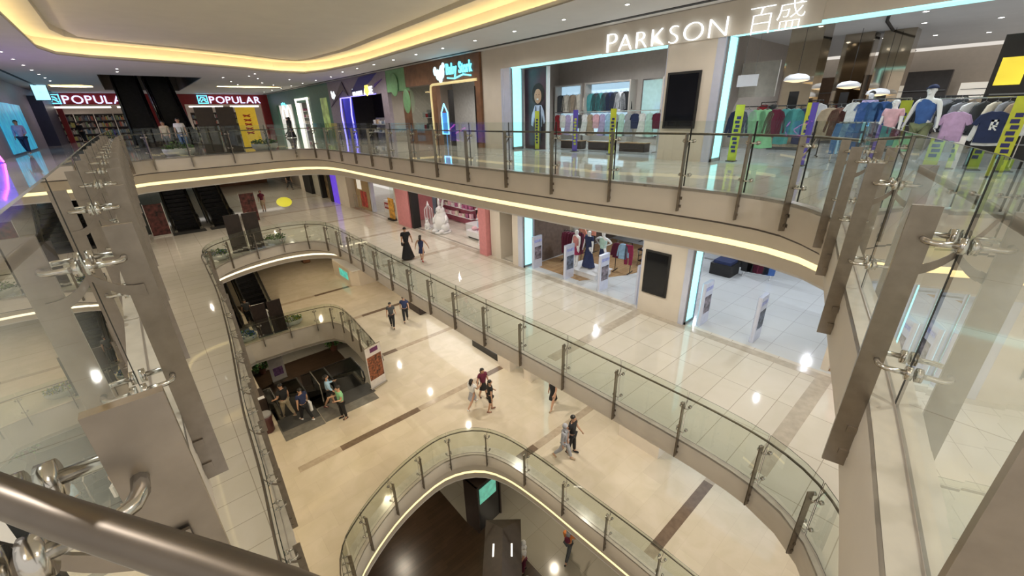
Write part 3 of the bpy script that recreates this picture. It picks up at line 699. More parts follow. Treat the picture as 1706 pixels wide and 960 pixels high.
fx(r, 'window_pane', [(20.1, 22.4, .75, 2.85, .02, .0)], M_GLASS)
fx(r, 'green_leaves', [(22.6, 24.9, 2.75, 3.88, .1, .1)], M_LEAFG)
a = MB(); a.ball((-.15, 2.6, 2.2), .05, .42, .62, 16, 8); a.ball((-.15, 3.9, 3.1), .05, .5, .6, 16, 8); a.build('leaf_cutout', M_LEAFG, r, smooth=True)
a = MB(); a.prism([(-.0, 0), (.32, .5), (.32, 1.5), (-.32, 1.5), (-.32, .5)][::1], 0, .05)
o = thing('neon_sign', 'blue neon arrow-shaped house sign inside the baby shop window', 'neon sign', (XW-.02, 19.0, .55))
a = MB(); a.tube([(-.05, .28, 0), (-.05, .28, 1.0), (-.05, 0, 1.4), (-.05, -.28, 1.0), (-.05, -.28, 0)], .035, 6, closed=True); a.build('neon_tube', mat('blue_neon', (.2, .6, 1), .4, emit=3.5, ecol=(.15, .55, 1)), o)
a = MB(); a.box(-.02, .0, -.24, .24, .02, 1.0); a.box(-.01, .01, -.02, .02, -.55, .02); a.build('backing', mat('blue_backing', (.05, .2, .5), .4, emit=.5, ecol=(.1, .4, 1)), o)
struct('wall_back', MB().box(16.8, 16.9, 15.95, 26, UP, 3.9), mat('lit_white_shop_wall', (.6, .6, .58), .6))
struct('wall_back', MB().box(XW+.1, 16.8, 24.9, 25.0, UP, 3.9), M_SHOPW)
# ---- hobby shop: lilac grey front with a blue-edged angular portal (y 25 .. 34.5)
r = thing('hobby_shop_facade', 'lilac grey shop front with pointed gables and a glowing blue portal', 'shop front', (XW, 30, 0))
def fy(r, name, boxes, mt, y0c=30):
    a = MB()
    for (y0, y1, z0, z1, *d) in boxes: a.box(-(d[0] if d else .12), (d[1] if len(d) > 1 else .1), y0-y0c, y1-y0c, z0, z1)
    return a.build(name, mt, r)
fy(r, 'cladding', [(24.9, 25.7, 0, 3.88), (25.7, 34.6, 2.75, 3.88), (32.3, 34.6, 0, 2.75)], M_LILACG)
def gable(pts, x, t, mt, name):
    a = MB(); n = len(pts); vs = [(x-t, y-30, z) for y, z in pts]+[(x, y-30, z) for y, z in pts]
    a.mesh(vs, [tuple(range(n)), tuple(range(n, 2*n))[::-1]]+[(i, i+n, (i+1) % n+n, (i+1) % n) for i in range(n)]); return a.build(name, mt, r)
gable([(34.4, 2.2), (31.6, 3.75), (30.8, 2.85), (31.6, 3.2)], -.13, .05, mat('plum_gable', (.09, .06, .10), .4), 'gable')
gable([(30.2, 3.0), (28.6, 3.8), (26.0, 3.85), (28.2, 3.05)], -.13, .05, mat('blue_violet_panel', (.05, .05, .28), .4), 'blue_roof_panel')
gable([(26.6, 3.1), (25.3, 3.5), (26.4, 3.3)], -.13, .05, mat('violet_panel', (.15, .08, .4), .4), 'violet_wedge')
fy(r, 'blue_door', [(30.7, 32.25, 0, 2.7, .05, .05)], M_NAVY)
M_NEONB = mat('violet_blue_led', (.3, .3, 1), .4, emit=3.2, ecol=(.25, .22, 1))
a = MB()
for yy in (.55, 2.4): a.tube([(-.16, yy, 0), (-.16, yy+.15, 1.6), (-.16, yy-.1, 2.7)], .045, 6)
a.tube([(-.16, .45, 2.72), (-.16, 2.3, 2.72)], .03, 6); a.tube([(-.16, -3.6, 2.75), (-.16, .4, 2.75)], .02, 6)
a.build('led_edging', M_NEONB, r)
struct('wall_back', MB().box(15.5, 15.6, 26, 34.5, UP, 3.9), M_DARKW)
# ---- green front with tall lit display (y 34.6 .. 52)
r = thing('green_shop_facade', 'sage green shop front with tall lit display windows', 'shop front', (XW, 43, 0))
fy(r, 'cladding', [(34.6, 40, 0, 3.88), (40, 52.9, 2.75, 3.88), (50, 52.9, 0, 2.75), (44.2, 44.8, 0, 2.75)], M_GREEN, 43)
M_FRW = mat('lit_white_frame', (1, .95, .85), .4, emit=1.6, ecol=(1, .93, .8))
fy(r, 'lit_frame', [(39.7, 40.0, 0, 3.1, .2), (43.0, 43.2, 0, 3.1, .2), (39.7, 43.2, 2.95, 3.1, .2)], M_FRW, 43)
fy(r, 'mirror', [(35.2, 36.6, .6, 2.9, .16)], mat('green_lit_poster', (.35, .45, .15), .4, emit=.3, var=.4, scale=1.5), 43)
a = MB()
for k in (0, 1): a.tube([(-.2, 2.3+k*1.5, 0), (-.2, 2.1+k*1.5, 1.2), (-.2, 2.25+k*1.5, 2.2), (-.2, 2.8+k*1.5, 2.65), (-.2, 3.35+k*1.5, 2.2), (-.2, 3.5+k*1.5, 1.5)], .06, 6)
a.build('lit_arch', M_FRW, r)
o = thing('neon_sign', 'small blue neon lettering on the sage green front', 'neon sign', (XW-.15, 46.5, 2.3))
a = MB()
for k, (yy, zz_) in enumerate(((1.4, .5), (.9, .55), (.4, .5), (0, .1), (.1, -.4), (-.2, -.8), (.3, -.85), (-.1, .35))): a.ball((0, yy, zz_), .03, .18, .12, 7, 5)
a.build('neon_letters', M_SIGNB, o)
struct('wall_back', MB().box(15.5, 15.6, 35, 53, UP, 3.9), mat('grey_green_wall', (.25, .26, .22), .6))
struct('wall_back', MB().box(XW+.1, 15.5, 34.4, 34.5, UP, 3.9), M_DARKW)

# generic goods on a shelf wall (shops seen small): unit with its own shelves, goods are separate things
def goods(label, where, x, y0, y1, z, rows, n, mats, zs=(.4, 2.2), w=(.12, .3), group='goods', deep=.35, sh=M_GREY, kind='package', face=-1):
    r = thing('display_shelf', label, 'shelf', (x, (y0+y1)/2, z)); hw = (y1-y0)/2
    a = MB(); a.box(deep-.02, deep, -hw, hw, 0, zs[1]+.4); a.build('back_panel', sh, r)
    for k in range(rows):
        zz_ = zs[0]+(zs[1]-zs[0])*k/max(1, rows-1); a = MB(); a.box(0, deep-.02, -hw, hw, zz_-.03, zz_); a.build('shelf', M_WHITE, r)
        for j in range(n):
            ww = random.uniform(*w); hh = random.uniform(.15, .3); yy = y1-(y1-y0)*(j+.5)/n; mt = random.choice(mats)
            b = MB(); b.rbox(-.1, .1, -ww/2, ww/2, 0, hh, .02)
            tag(b.build(kind, mt, None, (x+.14, yy, z+zz_)), '%s, %s from the left on shelf %s up, %s' % (kind.replace('_', ' '), NTH[j], NTH[k], where), kind.replace('_', ' '), group)
PINKS = [cloth('pink_pale', (.75, .45, .5)), cloth('pink_white', (.8, .72, .7)), cloth('plum', (.35, .1, .2)), cloth('cream', (.75, .68, .55))]
DARKS = [cloth('greyblue', (.2, .25, .33)), cloth('offwhite', (.7, .68, .65)), cloth('tanbox', (.5, .35, .22)), cloth('pinkbox', (.7, .4, .4))]
goods('white shelf wall of toys inside the hobby shop', 'hobby shop', 14.6, 26, 30.5, UP, 3, 9, DARKS, group='toy boxes in the hobby shop', kind='toy_box')
goods('low grey shelf of boxes at the hobby shop entrance', 'hobby shop entrance', 13.0, 26.1, 29.5, UP, 2, 8, DARKS, zs=(.5, 1.0), group='boxes at the hobby shop entrance', kind='gift_box')
goods('shelf of red and dark goods behind the baby shop window', 'baby shop window', 12.9, 20.2, 22.4, UP, 2, 8, [cloth('red', (.4, .03, .04)), cloth('char', (.08, .09, .1)), cloth('greyw', (.45, .45, .45))], zs=(.75, 1.35), group='goods in the baby shop window', kind='soft_toy')
goods('dark shelf of boxes at the back of the baby shop', 'baby shop', 15.6, 16.4, 19.2, UP, 2, 6, DARKS, zs=(.9, 1.5), group='boxes in the baby shop', kind='carton')
goods('tall shelf of pink soft toys in the lit green front window', 'green front', 12.5, 40.1, 42.9, UP, 4, 5, PINKS, zs=(.5, 2.1), w=(.3, .42), group='soft toys in the lit window', kind='plush_toy')

# ================================================================ ESCALATORS
M_STEP = mat('escalator_steps', (.012, .012, .013), .35, .5, var=.2)
M_BALU = mat('dark_balustrade_glass', (.015, .018, .016), .12)
M_TRUSS = mat('escalator_side_cladding', (.26, .24, .19), .3, .7)
M_HANDR = mat('black_rubber_handrail', (.01, .01, .01), .35)
def escalator(label, x, y0, z0, run, w=1.5, down=False, group=None, balu=None, nos=.40):
    """starts level at y0 and runs towards +y, rising (or falling) at 30 degrees"""
    r = thing('escalator', label, 'escalator', (x, y0, z0), 0, group)
    k = (-1 if down else 1)*math.tan(math.radians(30)); hw = w/2
    st = MB(); n = int(run/nos)
    for i in range(n):
        ya, za = 1.2+i*nos, k*(i+1)*nos
        zl = min(za, za-k*nos); st.box(-hw+.28, hw-.28, ya, ya+nos, (za if not down else za+.0)-.25, za)
    st.box(-hw+.28, hw-.28, 0, 1.25, -.05, .0); st.build('steps', M_STEP, r)
    def prof(h): return [(-.0, h), (.5, h), (1.15, h+.02), (1.5, h+.30*k+.0), (run, h+k*(run-1.1))]
    for s in (-1, 1):
        xx = s*(hw-.2)
        a = MB(); p = [(y, z) for y, z in prof(.10)]+[(y, z) for y, z in prof(.92)][::-1]
        vs = [(xx-.01, y, z) for y, z in p]+[(xx+.01, y, z) for y, z in p]; m_ = len(p)
        for i in range(m_//2-1): a.mesh([vs[i], vs[i+1], vs[m_-2-i], vs[m_-1-i]], [(0, 1, 2, 3)])
        a.build('balustrade', balu or M_BALU, r)
        a = MB(); pts = [(xx, 0.1, .2), (xx, -.22, .30), (xx, -.34, .55), (xx, -.22, .85), (xx, .05, .95)]+[(xx, y, z) for y, z in prof(.95)[1:]]
        a.tube(pts, .038, 8); a.build('moving_handrail', M_HANDR, r)
        a = MB(); pts = [(xx+.0, y, z) for y, z in prof(.14)]
        for i in range(len(pts)-1):
            (x0, ya, za), (_, yb, zb) = pts[i], pts[i+1]; o = .13*s
            a.mesh([(x0-o*.6, ya, za), (x0+o*.6, ya, za), (x0+o*.6, yb, zb), (x0-o*.6, yb, zb), (x0-o*.6, ya, za-.45), (x0+o*.6, ya, za-.45), (x0+o*.6, yb, zb-.45), (x0-o*.6, yb, zb-.45)], [(0,1,2,3),(4,7,6,5),(0,4,5,1),(2,6,7,3),(1,5,6,2),(0,3,7,4)])
        a.build('side_cladding', M_TRUSS, r)
    a = MB(); vs = []
    for xx in (-hw+.1, hw-.1):
        for y, z in ((1.4, -.3), (run, k*(run-1.1)-.3), (run, k*(run-1.1)-.8), (2.0, -.35 if not down else -.9)): vs.append((xx, y, z))
    a.mesh(vs, [(0, 1, 5, 4), (3, 7, 6, 2), (0, 3, 2, 1), (4, 5, 6, 7), (1, 2, 6, 5), (0, 4, 7, 3)]); a.build('truss', M_BLACKM, r)
    a = MB(); a.box(-hw, hw, -.9, .02, 0, .012); a.build('landing_plate', M_DKGREY, r)
    return r
for z, y0, run, nm, (xa, xb) in ((UP, 35.2, 10.2, 'upper', (.95, 2.75)), (MID, 34.0, 6.6, 'middle', (1.35, 3.35)), (BOT, 28.0, 6.6, 'bottom', (1.5, 3.4))):
    escalator('left dark escalator rising from the far end of the %s floor' % nm, xa, y0, z+.005, run, 1.75, group='rising escalators')
    escalator('right dark escalator rising from the far end of the %s floor' % nm, xb, y0, z+.005, run, 1.75, group='rising escalators')
M_BALUC = MATS['railing_glass']
escalator('left escalator descending from the bottom floor into the basement opening', 2.2, 17.15, BOT+.006, 7.6, 1.5, True, 'descending escalators', mat('smoked_balustrade', (.03, .035, .03), .1))
escalator('right escalator descending from the bottom floor beside the roll-up banner', 4.6, 17.15, BOT+.006, 7.6, 1.7, True, 'descending escalators', MATS['smoked_balustrade'])
a = MB(); a.box(1.4, 2.95, 15.6, 16.9, BOT, BOT+.008); a.box(2.97, 5.35, 15.65, 16.85, BOT, BOT+.007)
struct('trim_19', a, mat('grey_entrance_mat', (.17, .16, .14), .3, var=.1))
struct('floor', MB().box(1.3, 7.4, 23.8, 29.5, BAS, BAS+.006), M_DKWOOD)
struct('floor', MB().prism([(-2, 0), (7.15, 0), (7.15, 10.7), (6.35, 10.7), (6.35, 16), (-2, 16)], BAS, BAS+.006), M_DKWOOD)
# centre stand between the descending escalators
r = thing('steel_barrier', 'low steel and glass barrier between the descending escalators', 'barrier', (3.35, 17.0, BOT))
a = MB(); a.tube([(0, 0, 0), (0, 0, 1.0), (0, 1.4, 1.0), (0, 1.4, 0)], .03, 8); a.build('frame', M_STEELB, r)
a = MB(); a.box(-.006, .006, .05, 1.35, .15, .95); a.build('glass_infill', MATS['smoked_balustrade'], r)
r = thing('litter_bin', 'round dark red litter bin with a grey top beside the escalator opening', 'bin', (1.05, 16.75, BOT))
a = MB(); a.lathe([(.2, 0), (.22, .04), (.22, .55), (.24, .62), (.24, .8)], n=20); a.build('body', mat('maroon_drum', (.07, .02, .02), .3), r, smooth=True)
a = MB(); a.lathe([(.25, .8), (.25, .86), (.18, .88), (.05, .885)], n=20); a.build('lid', M_GREY, r)
r = thing('promoter_desk', 'small dark desk with papers where shoppers are stopped by the escalator', 'desk', (1.02, 18.2, BOT))
a = MB(); a.rbox(-.35, .35, -.5, .5, 0, .95, .05); a.build('body', M_DKBROWN, r)
a = MB(); a.box(-.22, .1, -.2, .25, .95, .965); a.box(-.1, .3, -.45, -.25, .95, .97); a.build('papers', M_WHITE, r)

def standee(name, label, x, y, z, w, h, rz, art, txt=None):
    r = thing(name, label, 'banner', (x, y, z), rz)
    a = MB(); a.box(-w/2, w/2, -.012, .012, .06, h); a.build('fabric', mat('banner_white', (.62, .58, .56), .6), r)
    a = MB(); a.box(-w/2-.02, w/2+.02, -.1, .1, 0, .07); a.box(-w/2, w/2, -.02, .02, h, h+.03); a.build('stand', M_STEELB, r)
    art(r, w, h); return r
M_MEATS = mat('brown_food_print', (.16, .05, .02), .6, var=.6, scale=9)
def art_food(r, w, h):
    a = MB(); a.box(-w*.46, w*.46, -.02, -.013, h*.22, h*.78); a.build('food_print', M_MEATS, r)
    a = MB(); a.box(-w*.2, w*.3, -.02, -.013, h*.86, h*.96); a.build('brand_patch', mat('navy_red_patch', (.12, .02, .10), .5), r)
standee('roll_up_banner', 'white roll-up banner with a dish photo beside the right descending escalator', 5.75, 16.55, BOT, .85, 2.2, .25, art_food)
def art_plain(r, w, h):
    a = MB(); a.box(-w*.3, w*.35, -.02, -.013, h*.2, h*.5); a.build('purple_print', mat('purple_print', (.2, .1, .25), .6, var=.3), r)
standee('roll_up_banner', 'pale roll-up banner with purple print on the dark basement floor', 3.2, 27.6, BAS, .9, 2.0, .1, art_plain)
def potted(label, x, y, z, seed, h=1.1):
    r = thing('potted_shrub', label, 'plant', (x, y, z))
    a = MB(); a.lathe([(.2, 0), (.3, .45), (.33, .5), (.28, .5)], n=14); a.build('pot', mat('brown_pot', (.12, .05, .03), .5), r)
    f = foliage(240, .5, .5, h, .45, [0, 0, 1], seed, .2).build('foliage', LEAFS, r); f['kind'] = 'stuff'
potted('bushy potted shrub at the edge of the dark wood basement floor', 7.25, 29.0, BAS, 11, 1.4)
potted('small dark potted shrub behind the pale banner in the basement', 2.5, 29.3, BAS, 12, .8)

# ================================================================ CLOTHING
def outline_mesh(pts, t=.05, puff=.0):
    """garment from a half outline (y>=0), in local y/z, thickness along x, rounded towards the rim"""
    full = pts+[(-y, z) for y, z in pts[::-1] if abs(y) > 1e-6]
    cy = 0; cz = sum(z for _, z in full)/len(full); vs = []; n = len(full); fs = []
    for x, k in ((-t, .90), (-t*.55, 1.), (t*.55, 1.), (t, .90)):
        for y, z in full: vs.append((x, y*k, cz+(z-cz)*(1-(1-k)*.3)))
    a = MB()
    for j in range(3):
        for i in range(n): fs.append((j*n+i, j*n+(i+1) % n, (j+1)*n+(i+1) % n, (j+1)*n+i))
    fs.append(tuple(range(n))[::-1]); fs.append(tuple(range(3*n, 4*n)))
    a.mesh(vs, fs); return a
TEE = [(0, .0), (.07, .01), (.12, -.01), (.22, -.06), (.30, -.24), (.23, -.28), (.19, -.2), (.19, -.62), (0, -.63)]
LONG = [(0, .0), (.07, .01), (.2, -.05), (.25, -.2), (.30, -.58), (.24, -.60), (.19, -.28), (.2, -.68), (0, -.69)]
DRESS = [(0, .0), (.07, .01), (.13, -.02), (.19, -.1), (.15, -.3), (.17, -.45), (.28, -.95), (0, -.98)]
TROUS = [(0, -.0), (.16, -.0), (.2, -.35), (.17, -.9), (.05, -.9), (.02, -.35), (0, -.33)]
SKIRT = [(0, 0), (.17, 0), (.3, -.4), (0, -.42)]
SLIM = [(0, .0), (.06, .01), (.17, -.04), (.2, -.2), (.17, -.85), (0, -.87)]
G = {'top': TEE, 'jacket': LONG, 'dress': DRESS, 'trousers': TROUS, 'skirt': SKIRT, 'gown': SLIM}
GM = {}
def garment(kind, mt, label, group, loc, rz, s=1., t=.035):
    key = (kind, mt.name, t)
    if key not in GM:
        a = outline_mesh(G[kind], t); 
        a.m = 1; a.tube([(0, -.12, -.02), (0, 0, .035), (0, .12, -.02)], .008, 5); a.tube([(0, 0, .03), (0, 0, .10)], .005, 5)
        GM[key] = a.data(kind, [mt, M_GREY])
    o = bpy.data.objects.new({'top': 'blouse', 'jacket': 'coat'}.get(kind, kind), GM[key]); COL.objects.link(o); o.location = loc; o.rotation_euler = (0, 0, rz); o.scale = (1, s, s)
    return tag(o, label, 'clothes', group)
def rack(label, x, y, z, L, h=1.45, rz=0, mt=None, group=None):
    r = thing('clothes_rack', label, 'clothes rack', (x, y, z), rz, group)
    a = MB(); a.tube([(0, -L/2, h), (0, L/2, h)], .016, 8); a.build('rail', mt or M_STEELB, r)
    for s in (-1, 1):
        a = MB(); a.tube([(0, s*L/2, h), (0, s*L/2, .04)], .016, 8); a.tube([(-.28, s*L/2, .04), (.28, s*L/2, .04)], .018, 8); a.build('leg', mt or M_STEELB, r)
    return r
CLO = {k: cloth(k, v) for k, v in dict(red=(.55,.03,.05), white=(.78,.78,.78), grey=(.35,.36,.4), lilac=(.45,.38,.62), pink=(.72,.42,.48), sky=(.35,.55,.75), mint=(.5,.72,.66), cream=(.7,.62,.5), navy=(.02,.03,.09),
       black=(.012,.012,.014), maroon=(.12,.012,.035), green=(.25,.55,.30), teal=(.07,.28,.28), brown=(.22,.11,.08), tan=(.42,.32,.22), denim=(.06,.15,.33), blue=(.05,.12,.35), rose=(.55,.22,.22), wine=(.28,.02,.07), charcoal=(.06,.065,.07), coral=(.85,.35,.25), olive=(.2,.22,.12), khaki=(.45,.38,.26), orange=(.6,.2,.05)).items()}
def hang(rk, kinds, cols, where, group, x, y, z, L, h, rz=0, along=True, s=1., front=False, t=.035):
    """garments side by side along a rack; edge-on unless front is set"""
    n = len(cols)
    for i, c in enumerate(cols):
        u = (n-1-i)/(n-1 or 1)-.5; d = u*(L-.16)
        ox, oy = -math.sin(rz)*d, math.cos(rz)*d; kd = kinds[i % len(kinds)]
        garment(kd, CLO[c], '%s %s, %s from the left %s' % (c, kd, NTH[i] if i < 20 else 'last', where), group, (x+ox+(0 if not front else -.02), y+oy, z+h-.10), rz+(0 if front else random.uniform(.6, 1.0)), s, t)
# --- left upper entrance: children's wear on long low racks
rack('long low chrome rack of children\'s clothes behind the left upper entrance', 13.9, 10.55, UP, 4.9, 1.42)
hang(None, ['dress', 'top', 'dress'], ['red', 'white', 'lilac', 'white', 'charcoal', 'white', 'tan', 'pink', 'lilac', 'sky', 'grey', 'mint', 'grey', 'navy', 'white', 'mint', 'maroon'], "on the long rack of the left upper entrance", 'clothes on the long children\'s rack', 13.9, 10.5, UP, 4.8, 1.42, front=True, s=.8)
for k in range(3):
    r = thing('low_display_block', 'low dark display block, %s from the left under the long children\'s rack' % NTH[k], 'display block', (14.2, 12.2-k*1.5, UP))
    MB().rbox(-.2, .2, -.55, .55, 0, .3, .03).build('body', M_DKBROWN, r); MB().box(-.22, .22, -.57, .57, .3, .33).build('top_board', M_WOOD, r)
# lit alcoves with hanging clothes on the back wall
M_ALC = mat('lit_pale_alcove', (.75, .85, .95), .5, emit=.7, ecol=(.50, .78, 1)); M_ALCW = mat('lit_cream_alcove', (.85, .8, .7), .5, emit=.45, ecol=(1, .93, .8))
for lab, y0, y1, mt, cols in (('pale blue lit wall alcove behind the poster', 14.0, 15.6, M_ALC, ['charcoal', 'cream', 'tan', 'cream']), ('wide pale blue lit wall alcove with dark jackets', 11.3, 13.7, M_ALC, ['teal', 'charcoal', 'teal', 'charcoal', 'navy', 'charcoal', 'white', 'black']),
                              ('cream lit wall alcove with pastel clothes', 8.0, 9.7, M_ALCW, ['pink', 'rose', 'white', 'sky', 'black', 'pink'])):
    r = thing('wall_alcove', lab, 'alcove', (17.18, (y0+y1)/2, UP+.5)); hw = (y1-y0)/2
    a = MB(); a.box(-.03, 0, -hw, hw, 0, 2.1); a.build('lit_back', mt, r)
    a = MB(); a.box(-.5, 0, -hw-.06, -hw, -.5, 2.16); a.box(-.5, 0, hw, hw+.06, -.5, 2.16); a.box(-.5, 0, -hw, hw, 2.1, 2.16); a.build('frame', M_SHOPW, r)
    a = MB(); a.tube([(-.3, -hw, 1.7), (-.3, hw, 1.7)], .015, 6); a.build('hanging_rail', M_STEELB, r)
    hang(None, ['jacket'], cols, 'in the %s' % lab.replace('wall ', '').replace('lit ', ''), 'jackets in the wall alcoves', 16.88, (y0+y1)/2, UP+.5, (y1-y0)*.85, 1.80, front=True, s=1.2)
r = thing('changing_mirror', 'tall pale mint mirror on the beige wall between the alcoves', 'mirror', (17.15, 10.45, UP+.4))
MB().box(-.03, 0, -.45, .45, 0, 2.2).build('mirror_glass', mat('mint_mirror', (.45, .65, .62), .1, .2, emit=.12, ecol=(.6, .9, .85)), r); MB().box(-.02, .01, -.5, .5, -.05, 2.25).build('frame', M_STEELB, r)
# poster wall with smiling child
r = thing('child_poster', 'tall purple brown poster panel of a smiling child with dark curly hair', 'poster', (13.12, 13.22, UP))
a = MB(); a.box(0, .12, -.45, .82, .0, 3.1); a.build('panel', mat('plum_poster', (.07, .03, .045), .35, var=.35, scale=.9), r)
a = MB(); a.box(-.02, .14, -.51, -.45, 0, 3.12); a.build('white_edge', M_WHITE, r)
a = MB(); a.ball((-.0, .02, 2.15), .02, .37, .40, 18, 8); a.ball((-.0, .22, 2.05), .02, .16, .2, 14, 6); a.ball((-.0, -.18, 2.05), .02, .16, .2, 14, 6); a.build('curly_hair', mat('soft_black_hair', (.03, .02, .02), .7), r)
a = MB(); a.ball((-.02, .02, 2.06), .015, .21, .28, 16, 8); a.build('face', M_SKIN, r)
a = MB(); a.ball((-.035, .02, 1.95), .006, .07, .03, 10, 5); a.m = 1; a.ball((-.035, -.06, 2.12), .006, .022, .016, 8, 4); a.ball((-.035, .1, 2.12), .006, .022, .016, 8, 4); a.build('smile_and_eyes', [M_WHITE, M_HAIR], r)
def flat(r, name, pts, x, mt, t=.012):
    a = MB(); n = len(pts); a.mesh([(x-t, y, z) for y, z in pts]+[(x, y, z) for y, z in pts], [tuple(range(n)), tuple(range(n, 2*n))[::-1]]+[(i, i+n, (i+1) % n+n, (i+1) % n) for i in range(n)]); return a.build(name, mt, r)
flat(r, 'pale_blouse', [(.2, 1.72), (.38, 1.35), (.42, .95), (.3, .9), (.22, 1.3), (.2, .9), (-.22, .9), (-.24, 1.35), (-.33, 1.0), (-.4, 1.1), (-.32, 1.5), (-.18, 1.72)], -.006, cloth('pale_blue', (.55, .62, .85)))
flat(r, 'pinafore', [(.16, 1.7), (.12, 1.7), (.1, 1.45), (-.08, 1.45), (-.1, 1.7), (-.15, 1.7), (-.2, .85), (-.15, .3), (-.05, .3), (0, .8), (.1, .3), (.25, .3), (.2, .85)], -.02, cloth('slate_dress', (.08, .1, .15)))
# yellow and blue sale banners
M_LIME = mat('lime_banner', (.50, .54, .04), .5); M_VIO = mat('violet_banner', (.10, .07, .42), .5)
for lab, x, y, c in (('slim lime yellow sale banner in front of the poster', 12.85, 13.03, 'l'), ('slim violet blue sale banner in the left upper entrance', 12.95, 11.05, 'v'), ('slim lime yellow sale banner at the middle of the left upper entrance', 12.8, 9.22, 'l'),
                     ('slim lime yellow sale banner at the left of the right upper entrance', 12.9, 5.1, 'l'), ('violet and lime sale banner standing before the brown clothes', 12.85, 3.38, 'b'), ('lime sale banner behind the mannequin with the cap', 15.2, 1.95, 'l'), ('lime sale banner at the far right of the upper entrance', 12.9, -.02, 'l')):
    r = thing('sale_banner', lab, 'banner', (x, y, UP)); w_ = .115
    MB().box(-.01, .01, -w_, w_, .03, 1.5).build('panel', M_VIO if c == 'v' else M_LIME, r)
    MB().box(-.12, .12, -w_, w_, 0, .03).build('foot', M_DKGREY, r)
    a = MB()
    for k in range(9): a.box(-.016, -.01, -.07+.02*(k % 2), .07-.03*((k+1) % 2), .25+k*.11, .25+k*.11+.075)
    a.build('dark_lettering', M_LIME if c == 'v' else mat('navy_print', (.02, .02, .12), .6), r)
    if c == 'b': MB().box(-.018, -.012, -w_, .02, .03, 1.5).build('violet_half', M_VIO, r)
# --- right upper entrance
rack('black rack of coats just inside the right upper entrance', 14.9, 4.95, UP, 1.9, 1.45, .45, M_BLACKM)
hang(None, ['jacket', 'jacket', 'jacket', 'dress', 'jacket', 'gown', 'jacket', 'gown'], ['navy', 'grey', 'green', 'green', 'maroon', 'teal', 'teal', 'navy'], 'on the coat rack of the right upper entrance', 'coats on the black rack', 14.9, 4.95, UP, 1.9, 1.45, .45, front=True, s=1.15)
rack('black rack of brown and rose jackets in the right upper entrance', 15.6, 3.05, UP, 1.3, 1.45, .35, M_BLACKM)
hang(None, ['jacket'], ['tan', 'brown', 'rose', 'brown', 'black', 'cream'], 'on the brown jacket rack of the right upper entrance', 'jackets on the brown rack', 15.6, 3.05, UP, 1.3, 1.45, .35, front=True, s=1.1)
rack('low rack of jeans in front of the hooded mannequin', 14.3, 2.45, UP, 1.2, 1.0, .2)
hang(None, ['trousers'], ['denim', 'sky', 'blue', 'denim', 'charcoal', 'sky', 'blue', 'denim', 'charcoal'], 'on the low jeans rack of the right upper entrance', 'jeans on the low rack', 14.3, 2.45, UP, 1.2, 1.08, .2, front=True, s=.85)
rack('upper rack of folded jeans and jackets behind the jeans', 15.3, 2.5, UP, 1.2, 1.55, .2)
hang(None, ['top'], ['white', 'blue', 'denim', 'blue', 'denim', 'navy'], 'on the tall rack behind the jeans', 'denim tops on the tall rack', 15.3, 2.5, UP, 1.2, 1.58, .2, front=True, s=.8)
rack('chrome rack of hanging tops at the right side of the upper entrance', 14.6, .55, UP, 1.5, 1.5, .1)
hang(None, ['top', 'jacket'], ['charcoal', 'grey', 'white', 'charcoal', 'cream', 'grey', 'tan', 'white'], 'on the chrome rack behind the lilac tee', 'tops on the chrome rack', 14.6, .45, UP, 1.4, 1.5, .1, s=1.0)
M_T1 = garment('top', cloth('lilac_pink', (.55, .36, .58)), 'lilac pink short sleeved tee facing out on the right rack', None, (14.0, .88, UP+1.22), 0, 1.0, .06)
garment('skirt', cloth('washed_denim', (.42, .52, .62)), 'pale washed denim skirt hanging below the lilac tee', None, (13.9, .95, UP+.62), 0, 1.05, .06)
o = thing('printed_tee', 'black tee with a white gothic letter and white sleeves on the right rack', 'clothes', (13.9, .30, UP+1.22))
outline_mesh(G['jacket'], .06).build('white_under_layer', CLO['white'], o, (.06, 0, 0)); outline_mesh(TEE, .05).build('black_body', CLO['navy'], o)
a = MB(); a.box(-.065, -.05, -.02, .02, -.36, -.16); a.box(-.065, -.05, -.09, .02, -.2, -.16); a.box(-.065, -.05, -.09, -.06, -.28, -.16); a.box(-.065, -.05, -.09, .0, -.30, -.265); a.tube([(-.058, -.03, -.3), (-.058, -.09, -.37)], .014, 5); a.build('white_gothic_letter', CLO['white'], o)
